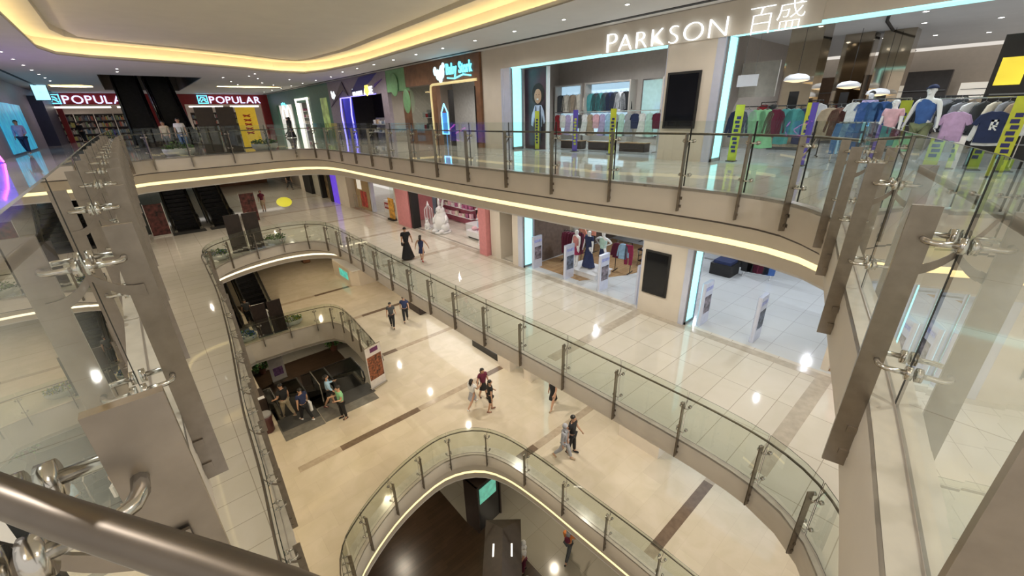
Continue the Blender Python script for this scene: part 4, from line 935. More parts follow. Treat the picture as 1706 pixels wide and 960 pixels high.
# columns clad in bronze mirror with modelled ring reflections, black wall unit, signs
for lab, x, y, w_ in (('nearest bronze mirrored column with a ring reflection in the store', 18.0, 5.25, .95), ('second bronze mirrored column further into the store', 22.0, 4.7, .9), ('farthest bronze mirrored column deep in the store', 22.3, 3.6, .9)):
    r = thing('mirrored_column', lab, 'column', (x, y, UP)); h = w_/2
    MB().box(-h, h, -h, h, 0, 3.9).build('mirror_cladding', M_MIRROR, r); MB().box(-h-.03, h+.03, -h-.03, h+.03, 0, .1).build('plinth', M_DKGREY, r)
    MB().box(-h-.02, -h, -h*.3, h*.3, .6, 1.9).build('dark_poster', M_BLACKM, r)
for lab, px, py, x in (('oval lamp shape imitating the ring reflection in the nearest mirrored column', 1327, 134, 16.6), ('oval lamp shape imitating a ring reflection further into the store', 1413, 145, 20.3), ('small oval lamp shape imitating a ring reflection deep in the store', 1462, 157, 21.2)):
    c = at_x(px, py, x); r = thing('ring_reflection', lab, 'reflection', tuple(c)); h = 3.89-c.z  # glowing lamp shapes added to imitate ring reflections in the mirrored columns
    a = MB(); a.lathe([(.36, 0), (.33, .10), (.22, .17), (.02, .2)], n=20); a.build('reflection_top', mat('pale_reflection', (.7, .7, .72), .4, emit=.3, ecol=(.9, .95, 1)), r, smooth=True)
    a = MB(); a.lathe([(.34, -.015), (.1, -.06), (.02, -.065)], n=20); a.build('reflection_bowl', mat('warm_reflection', (1, .8, .5), .5, emit=1.3, ecol=(1, .74, .42)), r, smooth=True)
    a = MB(); a.tube([(0, 0, .2), (0, 0, h)], .008, 4); a.build('added_wire', M_BLACKM, r)
r = thing('perfume_unit', 'tall black display unit with a yellow lit poster at the far right', 'display unit', (14.9, -.15, UP))
MB().box(0, 2.2, -.9, .78, 0, 2.75).build('body', M_BLACK, r); MB().box(-.03, 0, .3, .7, 1.75, 2.3).build('lit_poster', mat('yellow_lit_poster', (.8, .6, .05), .4, emit=.8, ecol=(.9, .65, .05), var=.3, scale=2), r)
a = MB()
for k in range(4): a.box(-.04, 0, -.8, .7, .5+k*.35, .53+k*.35)
a.build('shelf_edges', M_GREY, r)
r = thing('hanging_sign', 'small white hanging department sign inside the right upper entrance', 'sign', (16.5, 6.45, UP+2.1))
MB().box(-.02, .02, -.33, .33, 0, .36).build('panel', M_WHITE, r); a = MB(); a.tube([(0, -.2, .36), (0, -.2, 1.8)], .006, 4); a.tube([(0, .2, .36), (0, .2, 1.8)], .006, 4); a.build('wires', M_GREY, r)
struct('trim_20', MB().tube([(15.2, 2.7, 3.89), (16.2, 3.0, 3.89), (19.3, 3.6, 3.89), (24, 4.0, 3.89), (31, 4.3, 3.89)], .05, 5), M_BLACKM)
struct('trim_21', MB().box(18.5, 18.6, 6.2, 15, 1.8, 3.0), mat('pale_store_panel', (.62, .58, .5), .5))

# ================================================================ MIDDLE FLOOR
def gate(label, x, y, rz=0, art=0):
    r = thing('security_gate', label, 'security gate', (x, y, MID), rz, None)
    MB().rbox(-.3, .3, -.06, .06, 0, 1.5, .03).build('body', M_LILAC, r)
    MB().box(-.2, .22, -.068, -.06, .42, 1.02).build('poster', mat(('grey_fashion_print', 'slate_text_print')[art], ((.16, .14, .17), (.09, .11, .16))[art], .5, var=.5, scale=7), r)
    MB().box(-.22, .24, -.066, -.06, 1.22, 1.34).build('lettering_strip', mat('violet_text_strip', (.35, .4, .75), .5, var=.2, scale=20), r)
for lab, x, y, k in (('white security gate beside the left cyan column one floor down', 12.68, 12.85, 0), ('white security gate with a text poster on the wood floor edge', 12.7, 10.93, 1), ('white security gate in front of the mannequin plinth', 12.7, 9.12, 0),
                     ('white security gate left of the screen pier, mostly lit blue', 12.72, 7.42, 1), ('white security gate beside the right cyan column one floor down', 12.75, 5.05, 0), ('lone white security gate in the middle of the right lower entrance', 12.85, 3.45, 1)):
    gate(lab, x, y, 0, k)
rack('rack of long maroon gowns one floor down', 14.4, 12.2, MID, .9, 1.5, .3, M_BLACKM)
hang(None, ['gown'], ['maroon']*6, 'on the maroon gown rack one floor down', 'maroon gowns on one rack', 14.4, 12.2, MID, .85, 1.55, .3, s=1.2, front=False, t=.05)
rack('rack of pale tops behind the maroon gowns', 15.6, 13.0, MID, .8, 1.5, .0, M_BLACKM)
hang(None, ['top'], ['cream', 'white', 'coral'], 'on the pale top rack behind the gowns', 'pale tops behind the gowns', 15.5, 12.9, MID, .9, 1.5, 0, front=True)
rack('rack of mixed blouses at the back of the wood floored area', 17.6, 11.6, MID, 2.4, 1.6, 0, M_BLACKM)
hang(None, ['jacket', 'top'], ['coral', 'charcoal', 'coral', 'tan', 'cream', 'wine', 'cream', 'tan', 'maroon'], 'on the long rack at the back, one floor down', 'blouses on the back rack', 17.6, 11.6, MID, 2.4, 1.6, 0, front=True)
rack('low rack with a pale blue blouse in front', 14.9, 9.7, MID, .7, 1.4, .2, M_BLACKM)
hang(None, ['jacket', 'jacket', 'trousers'], ['maroon', 'sky', 'wine'], 'on the low rack right of the plinth', 'clothes right of the plinth', 14.85, 9.7, MID, .7, 1.42, .2, front=True)
r = thing('display_table', 'steel framed black display table with folded clothes right of the mannequins', 'table', (16.6, 8.9, MID))
MB().box(-.6, .6, -.8, .8, .78, .84).build('tabletop', M_BLACK, r)
for sx in (-1, 1):
    for sy in (-1, 1): MB().box(sx*.57-.025, sx*.57+.025, sy*.77-.025, sy*.77+.025, 0, .78).build('leg', M_STEELB, r)
MB().box(-.55, .55, -.75, .75, .25, .3).build('lower_shelf', M_BLACK, r)
for k, (dx, dy, c) in enumerate(((-.35, .5, 'cream'), (-.3, .1, 'coral'), (-.35, -.35, 'maroon'), (.2, .45, 'white'), (.2, 0, 'white'), (.25, -.45, 'wine'))):
    MB_ = MB(); MB_.rbox(-.17, .17, -.15, .15, 0, .07, .03)
    tag(MB_.build('folded_garment', CLO[c], None, (16.6+dx, 8.9+dy, MID+.84)), '%s folded garment, %s on the black display table' % (c, NTH[k]), 'clothes', 'folded clothes on the black table')
r = thing('mannequin_plinth', 'low white platform under the three mannequins', 'plinth', (13.75, 10.75, MID))
MB().rbox(-.55, .6, -.85, .75, 0, .22, .03).build('body', M_WHITE, r); MB().box(-.6, .65, -.9, .8, .22, .25).build('top_board', M_WHITE, r)
# dark suitcases / clothes deeper right
for lab, x, y, w_ in (('dark square display block with folded clothes deep in the lower store', 17.9, 6.55, .9), ('second dark display block behind the first in the lower store', 19.6, 6.7, .9)):
    r = thing('display_block', lab, 'display block', (x, y, MID)); MB().rbox(-w_/2, w_/2, -w_/2, w_/2, 0, .5, .03).build('body', M_BLACKM, r); MB().box(-w_*.4, w_*.4, -w_*.4, w_*.4, .5, .62).build('folded_stack', CLO['navy'], r)
rack('dark clothes stand with white cross feet deep in the lower store', 18.4, 5.4, MID, 1.0, 1.3, .2, M_WHITE)
hang(None, ['gown'], ['black', 'black', 'maroon', 'black', 'blue'], 'on the dark stand deep in the lower store', 'dark clothes deep in the lower store', 18.4, 5.4, MID, 1.0, 1.3, .2, front=True, s=1.2)
o = thing('draped_stand', 'coral red garment on a white stand at the right edge of the lower entrance', 'clothes stand', (12.75, 1.05, MID))
MB().lathe([(.2, 0), (.2, .03), (.02, .05), (.02, 1.0)], n=14).build('stand', M_WHITE, o); outline_mesh(DRESS, .12).xform(Matrix.Translation((0, 0, 1.6)) @ Matrix.Scale(1.1, 4)).build('coral_garment', CLO['coral'], o)
# ---- pink toy shop one floor down (y 15.75 .. 25.4)
M_PINK = mat('salmon_pink_panel', (.62, .24, .25), .5, var=.03)
r = thing('pink_shop_facade', 'salmon pink framed shop front one floor down', 'shop front', (XM, 20, MID+.002))
H_ = ZC-MID-.03
def mx_(r, name, boxes, mt, yc=20):
    a = MB()
    for (x0, x1, y0, y1, z0, z1) in boxes: a.box(x0, x1, y0-yc, y1-yc, z0, z1)
    return a.build(name, mt, r)
mx_(r, 'right_pink_pillar', [(-.15, .5, 15.75, 16.35, 0, H_)], M_PINK); mx_(r, 'left_pink_pillar', [(-.1, .5, 23.7, 25.4, 0, H_)], M_PINK)
mx_(r, 'black_edge', [(-.02, .5, 23.45, 23.7, 0, H_)], M_BLACKM); mx_(r, 'header', [(0, .3, 16.35, 23.5, H_-.75, H_)], M_PINK)
mx_(r, 'left_side_panel', [(.5, 2.5, 25.2, 25.3, 0, H_)], M_PINK)
struct('wall_back', MB().box(XM+3.4, XM+3.5, 15, 33, MID, ZC), mat('pale_pink_wall', (.55, .42, .40), .6))
struct('wall_back', MB().box(XM+.5, XM+3.4, 15.75, 15.85, MID, ZC), M_SHOPW)
goods('pink shelf wall of packaged toys in the pink shop', 'pink shop', 14.9, 21.0, 25.0, MID, 4, 10, PINKS, zs=(.5, 2.2), w=(.18, .3), group='toys on the pink shelf wall', kind='toy_package', sh=mat('rose_back_panel', (.45, .12, .18), .5))
goods('white shelf of small blue and white goods right of the pink shelves', 'white shelf', 14.9, 18.2, 20.6, MID, 3, 6, [CLO['sky'], CLO['white'], CLO['lilac']], zs=(.6, 1.9), group='small goods on the white shelf', kind='small_box', sh=M_WHITE)
goods('narrow shelf of coloured goods beside the right pink pillar', 'narrow shelf by the pink pillar', 12.35, 16.45, 17.0, MID, 4, 3, [CLO['sky'], CLO['coral'], CLO['mint'], CLO['white']], zs=(.3, 1.7), w=(.1, .15), group='goods on the narrow shelf', kind='craft_box', sh=M_WHITE)
def rabbit(label, x, y, z, h, rz):
    r = thing('rabbit_statue', label, 'statue', (x, y, z), rz); k = h/1.9
    a = MB(); a.lathe([(.5, 0), (.52, .06), (.5, .1)], n=20); a.ball((0, 0, .62), .38, .42, .55, 16, 10); a.ball((0, -.02, 1.0), .30, .30, .32, 14, 8)
    a.ball((0, -.05, 1.28), .25, .27, .23, 16, 9); a.ball((0, -.27, 1.24), .1, .09, .08, 10, 6)
    for s in (-1, 1):
        a.tube([(s*.09, 0, 1.42), (s*.13, .03, 1.62), (s*.16, .06, 1.82), (s*.17, .08, 1.92)], [.045, .07, .055, .015], 8)
        a.tube([(s*.3, -.02, .98), (s*.42, -.14, .75), (s*.34, -.3, .6)], [.09, .08, .07], 8); a.ball((s*.24, -.32, .16), .14, .28, .12, 12, 6); a.ball((s*.27, -.06, .36), .22, .3, .26, 12, 7)
    a.ball((0, .4, .45), .13, .12, .12, 10, 6)
    a.xform(Matrix.Scale(k, 4)); a.build('body', M_MANN, r, smooth=True)
    b = MB(); [b.ball((s*.1, -.27, 1.34), .022, .015, .03, 8, 5) for s in (-1, 1)]; b.ball((0, -.35, 1.27), .025, .015, .018, 8, 5); b.xform(Matrix.Scale(k, 4)); b.build('eyes_and_nose', M_BLACKM, r)
rabbit('large seated white rabbit statue in the pink shop entrance', 12.95, 21.4, MID, 2.05, -1.2)
rabbit('small white rabbit figure left of the large rabbit statue', 12.7, 22.7, MID, .75, -1.0)
r = thing('display_lantern', 'white lantern-shaped display cage at the left of the pink shop', 'display', (13.0, 23.0, MID))
a = MB(); a.lathe([(.28, 0), (.28, .12), (.26, .14)], n=12)
for k in range(8): a.tube([(.25*math.cos(k*PI/4), .25*math.sin(k*PI/4), .12), (.25*math.cos(k*PI/4), .25*math.sin(k*PI/4), 1.2), (0, 0, 1.5)], .014, 5)
a.lathe([(.1, 1.45), (.04, 1.6), (.02, 1.7)], n=10); a.build('cage', M_WHITE, r)
r = thing('display_platform', 'long low white display platform of soft goods in the pink shop', 'display platform', (13.9, 18.3, MID))
MB().rbox(-.6, .6, -1.1, 1.1, .12, .45, .06).build('body', M_WHITE, r); MB().box(-.5, .5, -1, 1, 0, .12).build('recessed_base', M_DKGREY, r)
for k in range(6):
    a = MB(); a.ball((0, 0, .1), .17, .2, .12, 10, 6)
    tag(a.build('cushion', PINKS[k % 4], None, (13.65+.45*(k % 2), 19.0-.55*(k//2), MID+.45), smooth=True), 'soft cushion, %s from the left on the low white platform' % NTH[k], 'cushion', 'soft goods on the white platform')
r = thing('display_platform', 'small white display platform behind the long one in the pink shop', 'display platform', (14.6, 19.9, MID)); MB().rbox(-.5, .5, -.7, .7, .1, .5, .06).build('body', M_WHITE, r); MB().box(-.4, .4, -.6, .6, 0, .1).build('recessed_base', M_DKGREY, r)
# ---- shop with a red sign and posters (y 26 .. 33)
r = thing('open_shop_facade', 'open shop with a red sale board and pale blue walls, left of the pink front', 'shop front', (XM+.3, 30, MID))
mx_(r, 'poster_wall', [(0, .25, 30.6, 33.2, 0, H_)], mat('ochre_wall', (.42, .30, .16), .5), 30); mx_(r, 'door_post', [(-.02, .25, 30.2, 30.45, 0, H_)], M_LILAC, 30)
mx_(r, 'white_poster', [(-.02, 0, 31.9, 32.7, 1.5, 2.6)], M_ALCW, 30); mx_(r, 'orange_poster', [(-.03, -.01, 31.1, 32.2, .2, 1.4)], M_REDP2, 30)
mx_(r, 'glass_door', [(.08, .1, 26.3, 27.2, .02, 2.4)], M_GLASS, 30)
mx_(r, 'blue_back_wall', [(3.0, 3.05, 26.1, 30.6, 0, H_)], mat('sky_blue_wall', (.30, .42, .58), .5), 30)
o = thing('sale_board', 'red counter board with white lettering in the open shop', 'counter', (13.3, 28.6, MID)); MB().rbox(-.3, .3, -.9, .9, 0, .95, .04).build('counter', M_WHITE, o)
a = MB(); a.box(-.32, -.3, -.85, .75, .35, .8); a.build('red_board', M_RED, o); a = MB()
for k in range(7): a.box(-.33, -.32, -.7+k*.2, -.6+k*.2, .48, .68)
a.build('white_lettering', M_WHITE, o)
o = thing('poster_stand', 'orange and yellow poster stand at the left edge of the pink shop', 'poster stand', (12.3, 26.75, MID)); MB().box(-.03, .03, -.38, .38, .1, 1.5).build('poster', mat('orange_print', (.6, .3, .04), .5, var=.3, scale=4), o); MB().box(-.2, .2, -.4, .4, 0, .1).build('foot', M_BLACKM, o)
goods('dark shelf of kitchen goods at the back of the open shop', 'open shop', 14.8, 27.2, 30.2, MID, 3, 7, DARKS+[CLO['teal'], CLO['black']], zs=(1.0, 2.2), group='goods at the back of the open shop', kind='kitchen_box')
for k in range(2): rack('empty steel rail stand, %s from the pillar, before the ochre poster wall' % NTH[k], 12.1, 32.6-k*.7, MID, .5, 1.1)
# ---- dark fronts with violet light (y 35.3 .. 46)
r = thing('dark_shop_facade', 'dark shop fronts with a violet lit end wall past the big pillar', 'shop front', (XM-.1, 40, MID))
mx_(r, 'violet_wall', [(-.25, .5, 35.35, 36.7, 0, H_)], mat('violet_lit_wall', (.08, .04, .4), .4, emit=.55, ecol=(.2, .08, 1), var=.3, scale=2), 40)
mx_(r, 'black_frame', [(-.3, .4, 36.7, 37.4, 0, H_), (-.3, .4, 39.4, 39.8, 0, H_), (-.3, .4, 42.5, 44.6, 0, H_), (0, .4, 35.3, 44.6, H_-.6, H_)], M_BLACKM, 40)
mx_(r, 'curtain_panel', [(0, .2, 40.4, 42.5, 0, H_)], mat('pale_curtain', (.45, .43, .38), .8), 40); mx_(r, 'wreath_window', [(.1, .2, 37.4, 39.4, 0, H_)], mat('brown_window_display', (.20, .14, .08), .4, var=.5, scale=2), 40)
mx_(r, 'far_pillar', [(-.2, .5, 44.6, 46.2, 0, H_)], M_PAINT, 40)
struct('wall_right', MB().box(XM+.3, XM+.4, 46.2, 60, MID, ZC), M_SHOPW)
r = thing('far_kiosk', 'red and brown kiosk row at the far end one floor down', 'kiosk', (7.5, 56, MID)); MB().rbox(-1.5, 3.2, -.8, .8, 0, 1.1, .05).build('counter', mat('brown_counter', (.22, .10, .05), .5), r); MB().box(-3.2, -1.6, -.5, .5, 0, 1.6).build('red_panel', M_RED, r); MB().box(-5.5, -3.3, 0, .2, .2, 2.6).build('blue_panel', mat('soft_blue_panel', (.15, .35, .45), .5), r)
# projected light spot painted on the floor, poster stands by the escalators, cashier unit
o = tag(MB().lathe([(1., .005), (1., .009)], (0, 0), 28, .60, 2.6).build('projected_spot', mat('yellow_projected_spot', (.85, .78, .02), .3, emit=.35, ecol=(1, .95, .1)), None, (8.7, 40.3, MID), -.2), 'bright yellow projected light spot, painted on the middle floor', 'painted light spot')
for lab, x, y in (('dark red fruit poster stand left of the middle floor escalators', -.05, 33.7), ('dark red fruit poster stand right of the middle floor escalators', 5.0, 33.6)):
    r = thing('poster_stand', lab, 'poster stand', (x, y, MID)); MB().box(-.45, .45, -.03, .03, .1, 2.0).build('panel', mat('dark_red_fruit_print', (.09, .022, .02), .5, var=.5, scale=5), r); MB().box(-.48, -.45, -.04, .04, 0, 2.05).box(.45, .48, -.04, .04, 0, 2.05).box(-.45, .45, -.2, .2, 0, .1).build('frame', M_STEELB, r)
r = thing('counter_unit', 'grey panelled counter with a black top by the far left of the middle floor', 'counter', (-1.1, 35.0, MID)); MB().rbox(-.9, .9, -.5, .5, .1, 1.25, .04).build('body', mat('slate_panel', (.10, .12, .12), .4), r); MB().box(-.95, .95, -.55, .55, 1.25, 1.3).build('top', M_BLACK, r); MB().box(-.95, .95, -.8, -.5, 0, .1).build('step', M_STEELB, r)
# ---- left wall shops on the upper floor, neon
M_MAG = mat('magenta_neon', (1, .2, .9), .4, emit=4, ecol=(1, .12, .85)); M_TEALW = mat('teal_lit_window', (.05, .35, .5), .3, emit=.5, ecol=(.05, .5, .8), var=.5, scale=1.2)
r = thing('arcade_facade', 'teal and violet lit arcade front along the left wall of the upper floor', 'shop front', (-4.58, 36, UP))
a = MB(); a.box(0, .05, -3, 5, .1, 2.6); a.build('teal_window', M_TEALW, r)
a = MB(); a.box(0, .3, -14, -8.1, 0, 1.9); a.build('blue_lit_pier', mat('deep_blue_pier', (.03, .02, .35), .3, emit=.9, ecol=(.06, .03, 1), var=.5, scale=1), r)
a = MB(); a.tube([(.34, -8.2, 0.05), (.34, -8.8, .5), (.34, -9.6, .9), (.34, -11, 1.2)], .035, 6); a.tube([(.36, -9.5, .03), (.36, -10.2, .3), (.36, -11.5, .6)], .03, 6); a.build('magenta_tube', M_MAG, r)
o = thing('hanging_sign', 'small cyan lit hanging sign high on the left wall', 'sign', (-3.55, 43.5, 3.0))
MB().box(-.35, .35, -.05, .05, 0, 1.0).build('lit_panel', mat('pale_cyan_lit', (.5, .85, 1), .4, emit=1.5, ecol=(.4, .8, 1), var=.3, scale=3), o); MB().box(-.4, .4, -.03, .03, -.05, 1.05).build('frame', M_DKGREY, o)
struct('trim_22', MB().box(-4.6, -3.9, 46.5, 52.8, 0, 3.4), mat('dark_navy_panel', (.02, .02, .05), .4))

# ================================================================ BOTTOM FLOOR
r = thing('corner_kiosk', 'white rounded kiosk with a teal screen on the bottom floor', 'kiosk', (10.9, 31.5, BOT))
MB().rbox(-1.2, 1.6, -2.0, 2.6, 0, 1.2, .5).build('counter', M_PAINT, r); MB().box(-1.22, -1.2, -1.1, .6, .35, .95).build('teal_screen', mat('teal_screen', (.05, .4, .35), .3, emit=.5, ecol=(.1, .8, .65), var=.4, scale=3), r)
MB().box(-1.1, 1.5, -1.9, 2.5, 1.2, 1.25).build('top', M_WHITE, r)
for lab, x, y, w_, l_, c in (('dark wooden bench block beside the bottom floor fascia', 11.3, 22.8, .35, 1.0, M_DKBROWN), ('brown wooden planter box near the white kiosk', 11.9, 29.3-.6, .35, .6, M_BROWNW), ('small brown stool at the far left of the kiosk', 8.9, 38.5, .3, .4, M_BROWNW)):
    r = thing('bench_block', lab, 'bench', (x, y, BOT)); MB().rbox(-w_, w_, -l_, l_, .05, .5, .04).build('seat', c, r); MB().box(-w_+.05, w_-.05, -l_+.05, l_-.05, 0, .05).build('plinth', M_BLACKM, r)
def mb_wall(boxes, mt): walls('wall_right', boxes, mt)
ZB = MID-1.4
mb_wall([(11.05, 11.75, 13.1, 14.05, BOT, ZB), (11.2, 12.0, 11.75, 12.25, BOT, ZB), (11.35, 12.2, 5.2, 6.9, BOT, ZB), (12.4, 12.5, -2, 5.2, BOT, ZB), (12.8, 12.9, 6.9, 11.8, BOT, ZB), (12.5, 12.6, 17, 29, BOT, ZB)], M_PAINT)
r = thing('lit_shop_window', 'white lit shop window with a black plinth on the bottom floor', 'shop window', (11.3, 15.3, BOT))
MB().box(-.1, .1, -1.1, 1.15, .0, .38).build('black_plinth', M_BLACK, r); MB().box(0, .08, -1.1, 6.4, .38, 2.6).build('lit_window', mat('white_lit_window', (.8, .85, .95), .3, emit=1.0, ecol=(.85, .92, 1), var=.2, scale=3), r)
r = thing('lit_shop_window', 'pale blue lit shop window at the corner of the bottom floor', 'shop window', (12.35, 3.2, BOT))
MB().box(-.02, .04, -1.9, 1.9, .15, 2.4).build('lit_window', mat('blue_lit_window', (.4, .6, .8), .3, emit=.8, ecol=(.45, .7, 1), var=.5, scale=2.5), r); MB().box(-.05, .05, -1.95, 1.95, 0, .15).build('sill', M_LILAC, r)
light_frame('glowing cyan upright light panel between the bottom floor pillars', 11.9, 11.7, BOT, ZB, None)
struct('trim_23', MB().box(11.9, 12.8, 6.9, 11.7, BOT, BOT+.02), M_LILAC)

# ================================================================ BASEMENT
dx, dy = -.66, -.751
r = thing('kiosk_canopy', 'dark brown hipped kiosk roof with two lit slots in the basement', 'kiosk', (5.62, 7.3, BAS), math.atan2(dy, dx)-PI/2+PI)
a = MB(); w_, l_ = .62, 1.9
a.m = 0; a.mesh([(-w_, 1.0, 2.75), (w_, 1.0, 2.75), (w_, -3.2, 2.75), (-w_, -3.2, 2.75), (0, .45, 3.02), (0, -2.7, 3.02)], [(0, 4, 1), (1, 4, 5, 2), (2, 5, 3), (3, 5, 4, 0)]); a.box(-w_, w_, -3.2, 1.0, 2.6, 2.75)
a.build('roof', M_DKBROWN, r)
a = MB(); a.box(-w_+.08, w_-.08, -3.1, .9, 0, 1.05); a.build('counter', M_DKBROWN, r)
for sx in (-1, 1):
    MB().box(sx*(w_-.05)-.04, sx*(w_-.05)+.04, .85, .93, 1.05, 2.6).build('post', M_BLACKM, r)
    a = MB(); vs = [(sx*.30-.025, .0, 2.895), (sx*.30+.025, .0, 2.895), (sx*.30+.025, -.42, 2.895), (sx*.30-.025, -.42, 2.895)]
    a.box(sx*.30-.025, sx*.30+.025, -.42, 0, 2.86, 2.91); a.build('lit_slot', M_GLOWW, r)
r = thing('lit_display_case', 'tall black display case with a green and pink lit panel in the basement', 'display case', (7.05, 10.35, BAS), .1)
MB().box(-.62, .62, -.35, .35, 0, 2.5).build('case', M_BLACK, r); MB().box(-.48, .42, -.37, -.35, 1.5, 2.3).build('lit_screen', mat('green_pink_screen', (.1, .3, .25), .3, emit=.5, ecol=(.2, .7, .5), var=.9, scale=2.5), r)
MB().box(-.66, -.6, -.4, .4, 0, 2.55).box(.6, .66, -.4, .4, 0, 2.55).box(-.66, .66, -.4, .4, 2.5, 2.55).build('frame', M_DKBROWN, r)

# ================================================================ DOWNLIGHTS
def downlights(pts, z, zone, r0=.055):
    me = None
    for (x, y) in pts:
        if me is None:
            a = MB(); a.lathe([(r0*1.5, .0), (r0*1.5, -.012), (r0, -.012), (r0, -.0)], n=14); a.m = 1; a.lathe([(r0, -.004), (r0*.98, -.009)], n=14); me = a.data('downlight', [M_WHITE, M_LIGHT])
        o = link('downlight', me, None, (x, y, z)); tag(o, 'small round lit downlight in %s' % zone, 'ceiling light', 'downlights in '+zone)
downlights([(10.4, 3+2.15*i) for i in range(12)]+[(10.9, 30+3*i) for i in range(7)], 3.9, 'the upper ceiling rim along the shops')
downlights([(x, y) for y in (29.8, 31.4) for x in (.5, 6.5)]+[(x, 33) for x in (5.4, 7.3, 9.2)]+[(6.3, 36), (8.3, 36.5), (9.5, 38.5), (7.2, 39)], 3.9, 'the far part of the upper ceiling')
downlights([(-2.6, 20+2.4*i) for i in range(9)], 3.9, 'the left part of the upper ceiling')
MATS['downlight_glow'].cycles.emission_sampling = 'NONE'
downlights([(13.4, 9.5), (13.9, 8.7), (14.2, 11.2), (15, 10.3), (15.5, 9), (14.8, 12.4), (13.6, 7.8), (16, 11.6)], 3.9, 'the ceiling inside the left upper entrance', .07)
downlights([(14, 4.6), (15, 5), (16.5, 5.2), (14.2, 2.2), (16.5, 2.4), (18.5, 2.6), (21, 2.9), (14.2, .9), (15.2, .95), (16, 1.0), (17, 1.1), (13.5, .9), (19, 5.6), (20.5, 6.2), (23.5, 5.4), (25, 3), (22, 1.2), (26, 1.6), (24, 4.4)], 3.9, 'the ceiling inside the right upper entrance', .07)
downlights([(13.5, 17), (13.6, 18.4), (14.5, 17.2), (14.6, 18.6)], 3.89, 'the ceiling of the wooden baby shop', .07)
downlights([(9.8, 1.5+3.7*i) for i in range(10)]+[(2, 28), (4.5, 31), (6, 36), (9, 45)], UP-1.38, 'the ceiling of the middle floor')

# ================================================================ PEOPLE AND MANNEQUINS
def skin_mesh(verts, edges, name, mats, smooth=True, sub=1):
    """verts: list of (x, y, z, rx, ry)"""
    me = bpy.data.meshes.new(name); me.from_pydata([v[:3] for v in verts], edges, [])
    o = bpy.data.objects.new(name, me); COL.objects.link(o)
    md = o.modifiers.new('s', 'SKIN'); md.use_smooth_shade = True
    if not me.skin_vertices: me.attributes  # layer is made by the modifier
    lay = me.skin_vertices[0].data if len(me.skin_vertices) else None
    if lay is None:
        bm = bmesh.new(); bm.from_mesh(me); bm.verts.layers.skin.verify(); bm.to_mesh(me); bm.free(); lay = me.skin_vertices[0].data
    for i, v in enumerate(verts): lay[i].radius = (v[3], v[4]); lay[i].use_root = (i == 0)
    sb = o.modifiers.new('d', 'SUBSURF'); sb.levels = sub; sb.render_levels = sub
    dg = bpy.context.evaluated_depsgraph_get(); out = bpy.data.meshes.new_from_object(o.evaluated_get(dg)); out.name = name
    bpy.data.objects.remove(o)
    out.materials.clear()
    for mm in mats: out.materials.append(mm)
    for p in out.polygons: p.material_index = 0; p.use_smooth = smooth
    return out
def join_mb(me, mb, mats):
    b = MB(); b.v = [tuple(v.co) for v in me.vertices]; b.f = [list(p.vertices) for p in me.polygons]; b.mi = [0]*len(b.f)
    n = len(b.v); b.v += mb.v; b.f += [[i+n for i in f] for f in mb.f]; b.mi += [k+0 for k in mb.mi]
    return b.data(me.name, mats, True)
